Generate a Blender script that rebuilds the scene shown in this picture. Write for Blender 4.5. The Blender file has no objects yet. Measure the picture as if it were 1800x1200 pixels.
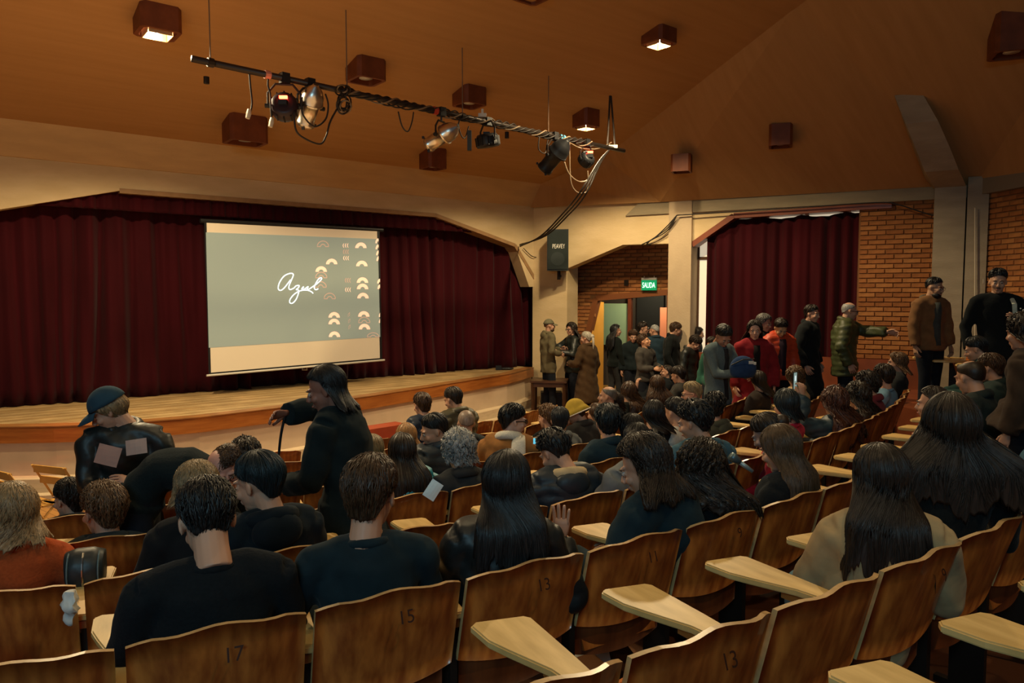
import bpy, bmesh, math, random
import numpy as np
from mathutils import Vector, Matrix
rnd = random.Random(7)
scene = bpy.context.scene
COL = scene.collection
# ------------------------------------------------------------------ camera
F = 1300.0; TH = math.atan(85/1300.0); CT, ST = math.cos(TH), math.sin(TH); CZ = 2.5
cam_d = bpy.data.cameras.new('camera'); cam = bpy.data.objects.new('camera', cam_d); COL.objects.link(cam)
cam_d.lens = 26.0; cam_d.sensor_width = 36.0; cam_d.clip_start = 0.05; cam_d.clip_end = 200
cam.location = (0, 0, CZ); cam.rotation_euler = (math.pi/2-TH, 0, 0)
scene.camera = cam
scene.view_settings.view_transform = 'Standard'; scene.view_settings.look = 'None'
scene.view_settings.gamma = 1.0; scene.view_settings.use_curve_mapping = False
scene.view_settings.exposure = 0.5
w = bpy.data.worlds.new('world'); scene.world = w; w.use_nodes = True
w.node_tree.nodes['Background'].inputs[0].default_value = (0.50, 0.62, 0.78, 1)
w.node_tree.nodes['Background'].inputs[1].default_value = 0.10

def lamp(kind, name, loc, target, energy, color, **kw):
    d = bpy.data.lights.new(name, kind); o = bpy.data.objects.new(name, d); COL.objects.link(o)
    o.location = loc; d.energy = energy; d.color = color
    v = Vector(target)-Vector(loc); o.rotation_euler = v.to_track_quat('-Z', 'Y').to_euler()
    for k, q in kw.items(): setattr(d, k, q)
    return o
WARM = (1.0, 0.70, 0.38)
# cool window light from the foyer behind; unseen warm fills added to brighten the ceiling
lamp('AREA', 'foyer_window_light', (-1.5, -3.2, 4.6), (1.0, 5.0, 1.0), 85, (0.42, 0.82, 1.0), shape='RECTANGLE', size=3.0, size_y=1.2)
lamp('AREA', 'ceiling_fill', (-3.2, 6.0, 3.2), (-4.0, 8.0, 9.0), 55, (1.0, 0.60, 0.26), shape='RECTANGLE', size=6.0, size_y=5.0)
lamp('AREA', 'ceiling_fill', (4.5, 7.0, 3.4), (4.8, 8.6, 9.0), 4, (1.0, 0.60, 0.26), shape='RECTANGLE', size=3.0, size_y=4.0)
SPOTS = []

# ------------------------------------------------------------------ projection helpers
def ray(x, y):
    u = (x-900)/F; v = (600-y)/F
    return Vector((u, CT+v*ST, -ST+v*CT))/(CT+v*ST)
CAM = Vector((0, 0, CZ))
def at(x, y, Y): return CAM+ray(x, y)*Y
def onz(x, y, z):
    d = ray(x, y); return CAM+d*((z-CZ)/d.z)
def onplane(x, y, p, n):
    d = ray(x, y); return CAM+d*((Vector(p)-CAM).dot(n)/d.dot(n))
O = Vector((-7.75, 15.69)); R0 = 15.21; PIT = 0.909
def radius(k): return R0-PIT*k
def floor_z(X, Y):
    r = math.hypot(X-O.x, Y-O.y); return max(0.0, (r-9.95)*0.1225)
def oncyl(x, y, r, far=False):
    d = ray(x, y); a = d.x**2+1; b = 2*(-O.x*d.x-O.y); c = O.x**2+O.y**2-r*r
    disc = max(0.0, b*b-4*a*c); t = (-b+(1 if far else -1)*math.sqrt(disc))/(2*a)
    return CAM+d*t

# ------------------------------------------------------------------ materials
MATS = {}
def _new(name):
    m = bpy.data.materials.new(name); m.use_nodes = True
    nt = m.node_tree; b = nt.nodes['Principled BSDF']; return m, nt, b
def mat(name, color, rough=0.8, metal=0.0, scale=0, amt=0.0, bump=0.0, bscale=None, stretch=(1, 1, 1), color2=None, spec=0.3, coat=0.0, sheen=0.0, emit=0.0, rot=0.0):
    key = (name, tuple(color), rough)
    if key in MATS: return MATS[key]
    m, nt, b = _new(name)
    b.inputs['Base Color'].default_value = (*color, 1); b.inputs['Roughness'].default_value = rough
    b.inputs['Metallic'].default_value = metal; b.inputs['Specular IOR Level'].default_value = spec
    if coat: b.inputs['Coat Weight'].default_value = coat; b.inputs['Coat Roughness'].default_value = 0.15
    if sheen: b.inputs['Sheen Weight'].default_value = sheen
    if emit: b.inputs['Emission Color'].default_value = (*color, 1); b.inputs['Emission Strength'].default_value = emit
    if scale:
        tc = nt.nodes.new('ShaderNodeTexCoord'); mp = nt.nodes.new('ShaderNodeMapping')
        mp.inputs['Scale'].default_value = stretch; mp.inputs['Rotation'].default_value = (0, 0, rot)
        nt.links.new(tc.outputs['Object'], mp.inputs['Vector'])
        n = nt.nodes.new('ShaderNodeTexNoise'); n.inputs['Scale'].default_value = scale; n.inputs['Detail'].default_value = 5
        nt.links.new(mp.outputs[0], n.inputs['Vector'])
        if amt or color2:
            r = nt.nodes.new('ShaderNodeValToRGB'); r.color_ramp.elements[0].position = 0.32; r.color_ramp.elements[1].position = 0.68
            c2 = color2 if color2 else tuple(c*(1-amt) for c in color)
            r.color_ramp.elements[0].color = (*c2, 1); r.color_ramp.elements[1].color = (*color, 1)
            nt.links.new(n.outputs['Fac'], r.inputs['Fac']); nt.links.new(r.outputs[0], b.inputs['Base Color'])
        if bump:
            n2 = n
            if bscale:
                n2 = nt.nodes.new('ShaderNodeTexNoise'); n2.inputs['Scale'].default_value = bscale; nt.links.new(mp.outputs[0], n2.inputs['Vector'])
            bp = nt.nodes.new('ShaderNodeBump'); bp.inputs['Strength'].default_value = bump; bp.inputs['Distance'].default_value = 0.02
            nt.links.new(n2.outputs['Fac'], bp.inputs['Height']); nt.links.new(bp.outputs[0], b.inputs['Normal'])
    MATS[key] = m; return m
def cloth(c): return mat('cloth', c, 0.9, scale=14, amt=0.25, bump=0.35, bscale=9, spec=0.08, sheen=0.04)
def knit(c): return mat('knit', c, 0.95, scale=90, amt=0.2, bump=0.18, spec=0.06, sheen=0.04)
def puff(c): return mat('puffer_cloth', c, 0.5, scale=8, amt=0.2, bump=0.25, bscale=14, spec=0.35)
def leather(c=(0.010, 0.011, 0.012)): return mat('leather', c, 0.46, scale=7, amt=0.2, bump=0.6, bscale=10, spec=0.4)
def hairm(c): return mat('hair', c, 0.46, scale=30, color2=tuple(v*0.45 for v in c), stretch=(3, 3, 0.5), spec=0.36)
SKIN = {}
def skin(c=(0.52, 0.27, 0.17)): return mat('skin', c, 0.5, scale=6, amt=0.12, spec=0.35)
M_seat = mat('varnished_plywood', (0.56, 0.170, 0.028), 0.36, scale=5, color2=(0.27, 0.060, 0.010), stretch=(5, 5, 0.35), spec=0.5, coat=0.45)
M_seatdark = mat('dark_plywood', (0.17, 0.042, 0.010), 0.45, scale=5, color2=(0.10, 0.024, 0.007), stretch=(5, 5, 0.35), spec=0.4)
M_edge = mat('plywood_edge', (0.62, 0.38, 0.16), 0.35, scale=20, amt=0.3, spec=0.5, coat=0.5)
M_tab = mat('pale_tablet_wood', (0.70, 0.47, 0.18), 0.45, scale=4, color2=(0.52, 0.33, 0.11), stretch=(6, 1, 1), spec=0.4)
M_iron = mat('dark_iron', (0.03, 0.022, 0.018), 0.5, metal=0.6)
M_conc = mat('painted_concrete', (0.60, 0.455, 0.26), 0.9, scale=1.6, color2=(0.52, 0.385, 0.205), bump=0.15, bscale=18, stretch=(1, 1, 3))
M_conc2 = mat('bare_concrete', (0.33, 0.27, 0.19), 0.9, scale=2, color2=(0.26, 0.21, 0.145), bump=0.3, bscale=25, stretch=(1, 1, 4))
M_velvet = mat('crimson_velvet', (0.040, 0.0022, 0.0045), 0.8, scale=3, amt=0.35, stretch=(1, 1, 0.2), sheen=0.05, spec=0.08)
M_black = mat('black_plastic', (0.012, 0.013, 0.015), 0.45)
M_wood = mat('orange_wood', (0.42, 0.145, 0.030), 0.35, scale=4, color2=(0.28, 0.085, 0.018), stretch=(0.6, 0.6, 6), coat=0.3)
M_redwood = mat('red_wood', (0.23, 0.055, 0.02), 0.5, scale=3, amt=0.35, coat=0.2)
M_darkwood = mat('dark_wood', (0.07, 0.03, 0.015), 0.4, scale=4, amt=0.4)
M_white = mat('white_paper', (0.75, 0.75, 0.72), 0.8)
M_steel = mat('brushed_steel', (0.62, 0.58, 0.52), 0.28, metal=1.0)
M_bulb = mat('lit_lamp', (1.0, 0.86, 0.62), 0.5, emit=30)

def ceil_mat():
    m, nt, b = _new('board_formed_ceiling'); b.inputs['Roughness'].default_value = 0.85; b.inputs['Specular IOR Level'].default_value = 0.2
    tc = nt.nodes.new('ShaderNodeTexCoord'); mp = nt.nodes.new('ShaderNodeMapping'); mp.inputs['Rotation'].default_value = (0, 0, -math.radians(38.7))
    nt.links.new(tc.outputs['Object'], mp.inputs['Vector'])
    n = nt.nodes.new('ShaderNodeTexNoise'); n.inputs['Scale'].default_value = 1.0; n.inputs['Detail'].default_value = 6
    mp2 = nt.nodes.new('ShaderNodeMapping'); mp2.inputs['Scale'].default_value = (0.5, 9, 2); nt.links.new(mp.outputs[0], mp2.inputs['Vector']); nt.links.new(mp2.outputs[0], n.inputs['Vector'])
    r = nt.nodes.new('ShaderNodeValToRGB'); r.color_ramp.elements[0].position = 0.3; r.color_ramp.elements[1].position = 0.7
    r.color_ramp.elements[0].color = (0.385, 0.200, 0.072, 1); r.color_ramp.elements[1].color = (0.43, 0.228, 0.086, 1)
    nt.links.new(n.outputs['Fac'], r.inputs['Fac']); nt.links.new(r.outputs[0], b.inputs['Base Color'])
    wv = nt.nodes.new('ShaderNodeTexWave'); wv.bands_direction = 'Y'; wv.wave_profile = 'SAW'; wv.inputs['Scale'].default_value = 1.6; wv.inputs['Distortion'].default_value = 0.3
    nt.links.new(mp.outputs[0], wv.inputs['Vector'])
    bp = nt.nodes.new('ShaderNodeBump'); bp.inputs['Strength'].default_value = 0.4; bp.inputs['Distance'].default_value = 0.02
    nt.links.new(wv.outputs['Fac'], bp.inputs['Height']); nt.links.new(bp.outputs[0], b.inputs['Normal']); return m
M_ceil = ceil_mat()

# ------------------------------------------------------------------ mesh helpers
class MB:
    def __init__(s): s.V = []; s.F = []; s.n = 0
    def add(s, V, Fs):
        V = np.asarray(V, float).reshape(-1, 3); s.V.append(V)
        o = s.n; s.F.extend([tuple(i+o for i in f) for f in Fs]); s.n += len(V); return s
    def box(s, c, size, rz=0.0, M=None):
        x, y, z = [q/2 for q in size]
        v = np.array([(i, j, k) for k in (-z, z) for j in (-y, y) for i in (-x, x)], float)
        f = [(0, 2, 3, 1), (4, 5, 7, 6), (0, 1, 5, 4), (2, 6, 7, 3), (0, 4, 6, 2), (1, 3, 7, 5)]
        cz, sz = math.cos(rz), math.sin(rz)
        v = np.stack([v[:, 0]*cz-v[:, 1]*sz, v[:, 0]*sz+v[:, 1]*cz, v[:, 2]], 1)
        if M is not None: v = v@np.array(M.to_3x3()).T
        return s.add(v+np.array(c, float), f)
    def prism(s, poly, base, ax, ay, az, depth):
        # polygon in plane (ax, ay) at base, extruded depth along az
        base = np.array(base, float); ax, ay, az = [np.array(q, float) for q in (ax, ay, az)]
        p = np.array([base+ax*a+ay*b for a, b in poly]); n = len(p)
        v = np.vstack([p, p+az*depth])
        f = [tuple(range(n))[::-1], tuple(range(n, 2*n))]+[(i, (i+1) % n, n+(i+1) % n, n+i) for i in range(n)]
        return s.add(v, f)
    def tube(s, pts, rx, ry=None, side=None, n=10, cap=True):
        P = np.asarray([tuple(p) for p in pts], float); m = len(P)
        rx = np.broadcast_to(np.asarray(rx, float), (m,)); ry = rx if ry is None else np.broadcast_to(np.asarray(ry, float), (m,))
        T = np.gradient(P, axis=0); T /= np.linalg.norm(T, axis=1)[:, None]+1e-9
        if side is None:
            side = np.array([1.0, 0, 0]) if abs(T[0][0]) < 0.8 else np.array([0, 1.0, 0])
        side = np.asarray(side, float); rings = []
        a = np.arange(n)*2*math.pi/n
        for i in range(m):
            x = side-T[i]*side.dot(T[i]); x /= np.linalg.norm(x)+1e-9; y = np.cross(T[i], x)
            if side.ndim == 1 and i: side = x
            rings.append(P[i]+np.outer(np.cos(a)*rx[i], x)+np.outer(np.sin(a)*ry[i], y))
        V = np.vstack(rings); Fs = []
        for i in range(m-1):
            for j in range(n):
                k = (j+1) % n; Fs.append((i*n+j, i*n+k, (i+1)*n+k, (i+1)*n+j))
        if cap: Fs.append(tuple(range(n))[::-1]); Fs.append(tuple(range((m-1)*n, m*n)))
        return s.add(V, Fs)
    def ell(s, c, r, nu=14, nv=9, M=None):
        V = []; Fs = []
        for i in range(nv+1):
            ph = math.pi*i/nv
            for j in range(nu):
                a = 2*math.pi*j/nu; V.append((r[0]*math.sin(ph)*math.cos(a), r[1]*math.sin(ph)*math.sin(a), r[2]*math.cos(ph)))
        for i in range(nv):
            for j in range(nu):
                k = (j+1) % nu; Fs.append((i*nu+j, (i+1)*nu+j, (i+1)*nu+k, i*nu+k))
        V = np.array(V)
        if M is not None: V = V@np.array(M.to_3x3()).T
        return s.add(V+np.array(c, float), Fs)
    def mesh(s, name):
        me = bpy.data.meshes.new(name); V = np.vstack(s.V)
        me.from_pydata(V.tolist(), [], s.F); return me
def link(name, me, m=None, parent=None, smooth=False, loc=None):
    o = bpy.data.objects.new(name, me); COL.objects.link(o)
    if m is not None and me is not None and len(me.materials) == 0: me.materials.append(m)
    if smooth: me.shade_smooth()
    if parent is not None: o.parent = parent
    if loc is not None: o.location = loc
    return o
def build(mb, name, m, parent=None, smooth=False, loc=None): return link(name, mb.mesh(name), m, parent, smooth, loc)
def tag(o, label, cat, group=None):
    o['label'] = label; o['category'] = cat
    if group: o['group'] = group
    return o
def empty(name, loc=(0, 0, 0), rz=0.0, label=None, cat=None, group=None):
    o = bpy.data.objects.new(name, None); COL.objects.link(o); o.location = loc; o.rotation_euler = (0, 0, rz); o.empty_display_size = 0.1
    if label: tag(o, label, cat, group)
    return o
def struct(mb, name, m, parent=None):
    o = build(mb, name, m, parent)
    if parent is None: o['kind'] = 'structure'
    return o
def cable(name, pts, r, m, parent=None, res=6, label=None, cat=None, group=None):
    # smooth cable through points (catmull-rom), as a tube
    P = [Vector(p) for p in pts]; out = []
    for i in range(len(P)-1):
        p0 = P[max(i-1, 0)]; p1 = P[i]; p2 = P[i+1]; p3 = P[min(i+2, len(P)-1)]
        for j in range(res):
            t = j/res; out.append(0.5*((2*p1)+(p2-p0)*t+(2*p0-5*p1+4*p2-p3)*t*t+(3*p1-p0-3*p2+p3)*t**3))
    out.append(P[-1]); mb = MB().tube(out, r, n=6); o = build(mb, name, m, parent, smooth=True)
    if label: tag(o, label, cat, group)
    return o
_txt = {}
def text_mesh(s, size, font_extrude=0.0, shear=0.0):
    k = (s, size, font_extrude)
    if k not in _txt:
        c = bpy.data.curves.new('text', 'FONT'); c.body = s; c.size = size; c.align_x = 'CENTER'; c.align_y = 'CENTER'; c.extrude = font_extrude; c.shear = shear
        o = bpy.data.objects.new('text', c); COL.objects.link(o); dg = bpy.context.evaluated_depsgraph_get(); dg.update()
        _txt[k] = bpy.data.meshes.new_from_object(o.evaluated_get(dg)); bpy.data.objects.remove(o)
    return _txt[k].copy()
# ================================================================== STRUCTURE
LW = Vector((-5.76, 10.97, 0)); LD = Vector((0.780, 0.626, 0)); LN = Vector((0.626, -0.780, 0))     # stage wall line and its normal into the hall
RW = Vector((3.29, 14.39, 0)); RD = Vector((0.874, -0.486, 0)).normalized(); RN = Vector((-0.486, -0.874, 0)).normalized()
UP = Vector((0, 0, 1))
def tz(p, W, D): return ((p-W).dot(D), p.z)
def Lp(x, y): return tz(onplane(x, y, LW, LN), LW, LD)
def Rp(x, y): return tz(onplane(x, y, RW, RN), RW, RD)
BT = 4.34
Kc = Vector((0.46, 15.96, 0))
tK = (Kc-LW).dot(LD); sK = (Kc-RW).dot(RD)
# stage wall: header with chamfered opening
mb = MB()
a0 = Lp(0, 368); a1 = Lp(210, 335); a2 = Lp(765, 378); a3 = Lp(905, 431); a4 = Lp(947, 500)
poly = [(-9, a0[1]-1.2), (a0[0], a0[1]), a1, a2, a3, (tK-0.12, a4[1]-0.05), (tK, a4[1]-0.05), (tK, BT), (-9, BT)]
mb.prism(poly, LW, LD, UP, -LN, 0.30)
struct(mb, 'wall_front', M_conc)
# upper sloped band between the beam and the ceiling
BZ = 4.85
mb = MB()
mb.prism([(0.0, BT), (0.0, BZ+0.1), (0.34, BZ+0.1), (0.04, BT)], LW-LD*9-LN*0.30+LN*0.30, LN, UP, LD, 9+tK+0.3)
m_cove = mat('cove_concrete', (0.56, 0.36, 0.16), 0.9, scale=1.5, amt=0.15, stretch=(1, 1, 5), bump=0.2, bscale=12)
struct(mb, 'trim_1', m_cove)
# wooden edge strip along right chamfer of the stage opening
mb = MB()
def strip(mb, pts, W, D, N, wd, dp, off=0.02):
    for (p, q) in zip(pts[:-1], pts[1:]):
        P = W+D*p[0]+UP*p[1]+N*off; Q = W+D*q[0]+UP*q[1]+N*off; T = (Q-P).normalized(); S = T.cross(N).normalized()
        mb.prism([(0, -wd/2), ((Q-P).length, -wd/2), ((Q-P).length, wd/2), (0, wd/2)], P, T, S, -N, dp)
strip(mb, [a1, a2, a3, (a4[0]-0.02, a4[1])], LW, LD, LN, 0.07, 0.34, 0.015)
struct(mb, 'trim_2', mat('brown_trim', (0.33, 0.19, 0.085), 0.6, scale=8, amt=0.2))
# corner pillar on the right-wall line
mb = MB(); p0 = Rp(997, 472)
wpill = p0[0]-sK
mb.prism([(sK-0.02, 0), (p0[0], 0), (p0[0], BT), (sK-0.02, BT)], RW, RD, UP, -RN, 0.55)
struct(mb, 'wall_corner', M_conc)
# right wall header with chamfers over door and window
b1 = Rp(1095, 430); b2 = Rp(1177, 428); b3 = Rp(1217, 430); b4 = Rp(1290, 379); b5 = Rp(1556, 361); b6 = Rp(1640, 356)
mb = MB()
mb.prism([(p0[0]-0.01, p0[1]), b1, b2, (b2[0], BT), (p0[0]-0.01, BT)], RW, RD, UP, -RN, 0.32)
mb.prism([b3, b4, b5, (b5[0], 0.0), (b5[0]+0.02, BT-0.0), (b3[0], BT)][:3]+[(b5[0], BT), (b3[0], BT)], RW, RD, UP, -RN, 0.30)
struct(mb, 'wall_right', M_conc)
# column between door and window, going up to the beam
mb = MB()
mb.prism([(b2[0], 0.1), (b3[0]+0.0, 0.1), (b3[0]+0.0, BT), (b2[0], BT)], RW+RN*0.07, RD, UP, -RN, 0.5)
struct(mb, 'trim_3', mat('column_concrete', (0.50, 0.38, 0.245), 0.9, scale=2, amt=0.15, bump=0.2, bscale=30))
sE = b6[0]
# darker upper beam along right wall
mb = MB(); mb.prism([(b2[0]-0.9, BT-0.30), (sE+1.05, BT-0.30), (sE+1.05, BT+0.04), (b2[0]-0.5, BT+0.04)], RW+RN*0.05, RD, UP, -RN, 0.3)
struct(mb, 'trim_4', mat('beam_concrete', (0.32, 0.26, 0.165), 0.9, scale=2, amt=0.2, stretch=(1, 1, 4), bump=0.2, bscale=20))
# wood frame strips at window opening
mb = MB(); strip(mb, [(b3[0]-0.22, b3[1]), b3, b4, b5, (b5[0]+0.1, b5[1])], RW, RD, RN, 0.10, 0.34, 0.03)
struct(mb, 'trim_5', M_redwood)
# ---- window behind the right curtain: frame and bright panes
wb = RW-RN*0.42; win = empty('window_1', wb+RD*(b3[0])); win['kind'] = 'structure'
m_pane = mat('window_light', (1.0, 0.86, 0.62), 0.5, emit=0.36)
sW = b5[0]-b3[0]
def loc(p): return p-win.location
mullions = [b3[0]+q for q in (0.0, 0.62, 1.3, 2.0, 2.7, sW)]
for i in range(5):
    for z0, z1 in ((1.2, 3.15), (3.21, 4.02)):
        m_ = MB(); m_.prism([(mullions[i]+0.03, z0), (mullions[i+1]-0.03, z0), (mullions[i+1]-0.03, z1), (mullions[i]+0.03, z1)], wb-win.location, RD, UP, -RN, 0.01)
        build(m_, 'pane', m_pane, win)
m_ = MB()
for q in mullions: m_.prism([(q-0.035, 0.9), (q+0.035, 0.9), (q+0.035, 4.05), (q-0.035, 4.05)], wb-win.location+RN*0.03, RD, UP, -RN, 0.06)
for z in (1.17, 3.18, 4.04): m_.prism([(b3[0], z-0.03), (b5[0], z-0.03), (b5[0], z+0.03), (b3[0], z+0.03)], wb-win.location+RN*0.03, RD, UP, -RN, 0.06)
build(m_, 'window_frame', mat('window_frame', (0.10, 0.045, 0.02), 0.6), win)
# ---- brick piece builder
brick_cols = [mat('brick', c, 0.85, scale=9, amt=0.3, bump=0.3, bscale=40) for c in ((0.34, 0.125, 0.036), (0.29, 0.10, 0.028), (0.39, 0.155, 0.046))]
def brick_proto(w, h, m):
    b = MB(); e = 0.006; d = 0.02
    b.add([(-w/2, 0, -h/2), (w/2, 0, -h/2), (w/2, 0, h/2), (-w/2, 0, h/2), (-w/2+e, -d, -h/2+e), (w/2-e, -d, -h/2+e), (w/2-e, -d, h/2-e), (-w/2+e, -d, h/2-e)],
          [(4, 5, 6, 7), (0, 1, 5, 4), (1, 2, 6, 5), (2, 3, 7, 6), (3, 0, 4, 7)])
    me = b.mesh('brick'); me.materials.append(m); return me
bricks = {}
def brick_wall(parent, W, D, N, s0, s1, z0, z1, inside=None, course=0.082, bl=0.27, maxn=300):
    ang = math.atan2(D.y, D.x); z = z0+course/2; row = 0; cnt = 0; left = MB()
    while z < z1-0.01:
        s = s0+(bl/2 if row % 2 else 0.0)-bl/2
        while s < s1:
            a, b = max(s, s0)+0.005, min(s+bl, s1)-0.005
            if b-a > 0.03 and (inside is None or inside((a+b)/2, z)):
                wq = round((b-a)/0.03)*0.03; mi = rnd.randrange(3); k = (round(wq, 2), mi)
                if k not in bricks: bricks[k] = brick_proto(b-a if wq > 0.25 else b-a, course-0.012, brick_cols[mi])
                p = W+D*((a+b)/2)+UP*z
                if cnt < maxn:
                    o = link('brick', bricks[k], None, parent); o.location = p-parent.location; o.rotation_euler = (0, 0, ang); cnt += 1
                    o.location += Vector((N.x, N.y, 0))*rnd.uniform(-0.003, 0.003)
                else: left.box(p-parent.location+N*0.008, (b-a, 0.018, course-0.012), ang)
            s += bl
        z += course; row += 1
    if left.n: o = build(left, 'brick', brick_cols[0], parent); o['kind'] = 'stuff'
m_mortar = mat('mortar', (0.17, 0.075, 0.028), 0.95)
# right wall: brick between curtain and big column, dado below
sA, sB = b5[0]+0.0, Rp(1650, 500)[0]
e = empty('wall_right', RW+RD*sA-RN*0.02); e['kind'] = 'structure'
m_ = MB(); m_.prism([(sA-0.4, 0.3), (sB+0.9, 0.3), (sB+0.9, BT-0.05), (sA-0.4, BT-0.05)], RW-RN*0.06-e.location, RD, UP, -RN, 0.2); build(m_, 'mortar_bed', m_mortar, e)
brick_wall(e, RW-RN*0.06, RD, RN, sA-0.38, sB, 1.36, BT-0.3)
# corner column and wall turning towards the viewer
CX, CY = 7.50, 12.05
e = empty('wall_side', (CX+0.05, 11.4, 0)); e['kind'] = 'structure'
SD = Vector((0.10, -0.995, 0)).normalized(); SN = Vector((-0.995, -0.10, 0)).normalized()
SW = Vector((CX, CY, 0))
m_ = MB(); m_.prism([(-0.3, 0.3), (14, 0.3), (14, BT+0.3), (-0.3, BT+0.3)], SW-SN*0.03-e.location, SD, UP, -SN, 0.2); build(m_, 'mortar_bed', m_mortar, e)
brick_wall(e, SW-SN*0.03, SD, SN, 0.0, 1.9, 1.2, BT-0.1)
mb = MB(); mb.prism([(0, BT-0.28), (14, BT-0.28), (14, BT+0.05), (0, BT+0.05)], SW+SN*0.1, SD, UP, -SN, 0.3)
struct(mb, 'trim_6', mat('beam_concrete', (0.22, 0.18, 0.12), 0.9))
def LZ0(X, Y): return 4.85+0.25*(0.626*(X+5.76)-0.78*(Y-10.97))
H1M = onplane(1400, 0, Vector((LW.x, LW.y, 4.85)), Vector((-0.1565, 0.195, 1)).normalized()); W1M = RW+RD*(b2[0]-0.15)+UP*BT; W2M = Vector((CX, CY, BT))
# bent rib column
cL = onplane(1637, 500, RW+RN*0.25, RN); cR = onplane(1692, 500, RW+RN*0.25, RN)
cc = (cL+cR)/2; cc.z = 0; hw = (cR-cL).length/2
Mn = (H1M-W1M).cross(W2M-W1M).normalized()
def onM(x, y, f=.965): q = onplane(x, y, W1M, Mn); return CAM+(q-CAM)*f
top = onM(1596, 165, .985)
pts = [Vector((cc.x, cc.y, z)) for z in (0.2, 1.5, 3.0, 3.9)]+[Vector((cc.x, cc.y, 4.2)), onM(1655, 300, .945), onM(1640, 262, .95), onM(1620, 215, .96), top]
mb = MB(); W_ = [hw]*5+[hw*1.02, hw*1.0, hw*0.95, hw*0.8]
V = []; 
for p, ww in zip(pts, W_):
    for sx, sy in ((-1, 0), (1, 0), (1, -1), (-1, -1)): V.append(p+RD*sx*ww+RN*(sy*-0.0 if sy == 0 else -0.65))
Fs = []
for i in range(len(pts)-1):
    for j in range(4): k = (j+1) % 4; Fs.append((i*4+j, i*4+k, i*4+4+k, i*4+4+j))
Fs += [(3, 2, 1, 0), tuple(range(len(V)-4, len(V)))]
mb.add([tuple(v) for v in V], Fs); mb.prism([(-hw, 0.2), (-hw+0.32, 0.2), (-hw+0.32, BT), (-hw, BT)], Vector((cc.x, cc.y, 0))+RD*hw*2.0, RD*0.9, UP, -RN, 0.5)
struct(mb, 'trim_7', M_conc2)
mb = MB().tube([onplane(1714, y, RW+RN*0.3, RN) for y in (365, 660)], 0.012, n=6); struct(mb, 'trim_8', mat('conduit', (0.5, 0.44, 0.33), 0.6))
# dado panels
mb = MB(); mb.prism([(b3[0]+0.05, 0), (sB+1.4, 0), (sB+1.4, 1.36), (b3[0]+0.05, 1.36)], RW+RN*0.0, RD, UP, -RN, 0.12)
struct(mb, 'baseboard_right', M_redwood)
mb = MB(); mb.prism([(0.2, 0), (14, 0), (14, 1.2), (0.2, 1.2)], SW+SN*0.02, SD, UP, -SN, 0.1)
struct(mb, 'baseboard_side', M_redwood)
# ---- ceiling
def LZ(X, Y): return 4.85+0.25*(0.626*(X+5.76)-0.78*(Y-10.97))
LPn = Vector((-0.1565, 0.195, 1)).normalized(); LPp = Vector((LW.x, LW.y, 4.85))
def onL(x, y): return onplane(x, y, LPp, LPn)
H1 = onL(1400, 0); K1 = onL(1062, 268); H2 = H1+(H1-K1)*1.1; H2.z = LZ(H2.x, H2.y)
KB = Vector((Kc.x, Kc.y, LZ(Kc.x, Kc.y))); KT = Vector((Kc.x, Kc.y, BT))
LB = LW-LD*9; LB = Vector((LB.x, LB.y, 4.85)); 
BL = Vector((-14, -5, LZ(-14, -5))); BR = Vector((H2.x, -5, LZ(H2.x, -5)))
W1 = RW+RD*(b2[0]-0.15)+UP*BT; W2 = Vector((CX, CY, BT)); W3 = Vector((CX+1.2, -5, BT+0.1))
mb = MB().add([tuple(q) for q in (LB, KB, K1, H1, H2, BR, BL)], [(0, 1, 2, 3, 4, 5, 6)])
mb.add([tuple(q) for q in (KB, K1, H1, W1, W2, H2, W3, BR, KT)], [(0, 8, 3, 1), (1, 3, 2), (2, 3, 4), (2, 4, 5), (5, 4, 6), (5, 6, 7)])
ceiling = struct(mb, 'ceiling', M_ceil)
sm = ceiling.modifiers.new('thick', 'SOLIDIFY'); sm.thickness = 0.12; sm.offset = 1
# outer walls behind the frame's left edge
mb = MB(); mb.box((-13.8, 2, 3), (0.2, 16, 9)); struct(mb, 'wall_left', M_conc)
# ---- floor: flat front, raked rear in concentric rings
NR = 26; NA = 40
V = []; Fs = []
rs = [0.5, 6, 9.95]+[9.95+PIT*0.5*i for i in range(1, 18)]
for r in rs:
    for j in range(NA+1):
        a = math.radians(-110+130*j/NA); X = O.x+r*math.cos(a); Y = O.y+r*math.sin(a); V.append((X, Y, max(0, (r-9.95)*0.1225)))
for i in range(len(rs)-1):
    for j in range(NA): q = i*(NA+1)+j; Fs.append((q, q+1, q+NA+2, q+NA+1))
mb = MB().add(V, Fs)
m, nt, b = _new('parquet_floor'); b.inputs['Roughness'].default_value = 0.38
tc = nt.nodes.new('ShaderNodeTexCoord'); mp = nt.nodes.new('ShaderNodeMapping'); mp.inputs['Rotation'].default_value = (0, 0, 0.65); nt.links.new(tc.outputs['Object'], mp.inputs['Vector'])
bt = nt.nodes.new('ShaderNodeTexBrick'); bt.inputs['Scale'].default_value = 1.0; bt.inputs['Brick Width'].default_value = 0.42; bt.inputs['Row Height'].default_value = 0.085
bt.inputs['Mortar Size'].default_value = 0.003; bt.inputs['Color1'].default_value = (0.50, 0.25, 0.07, 1); bt.inputs['Color2'].default_value = (0.40, 0.18, 0.045, 1); bt.inputs['Mortar'].default_value = (0.1, 0.04, 0.01, 1)
nt.links.new(mp.outputs[0], bt.inputs['Vector'])
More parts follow.
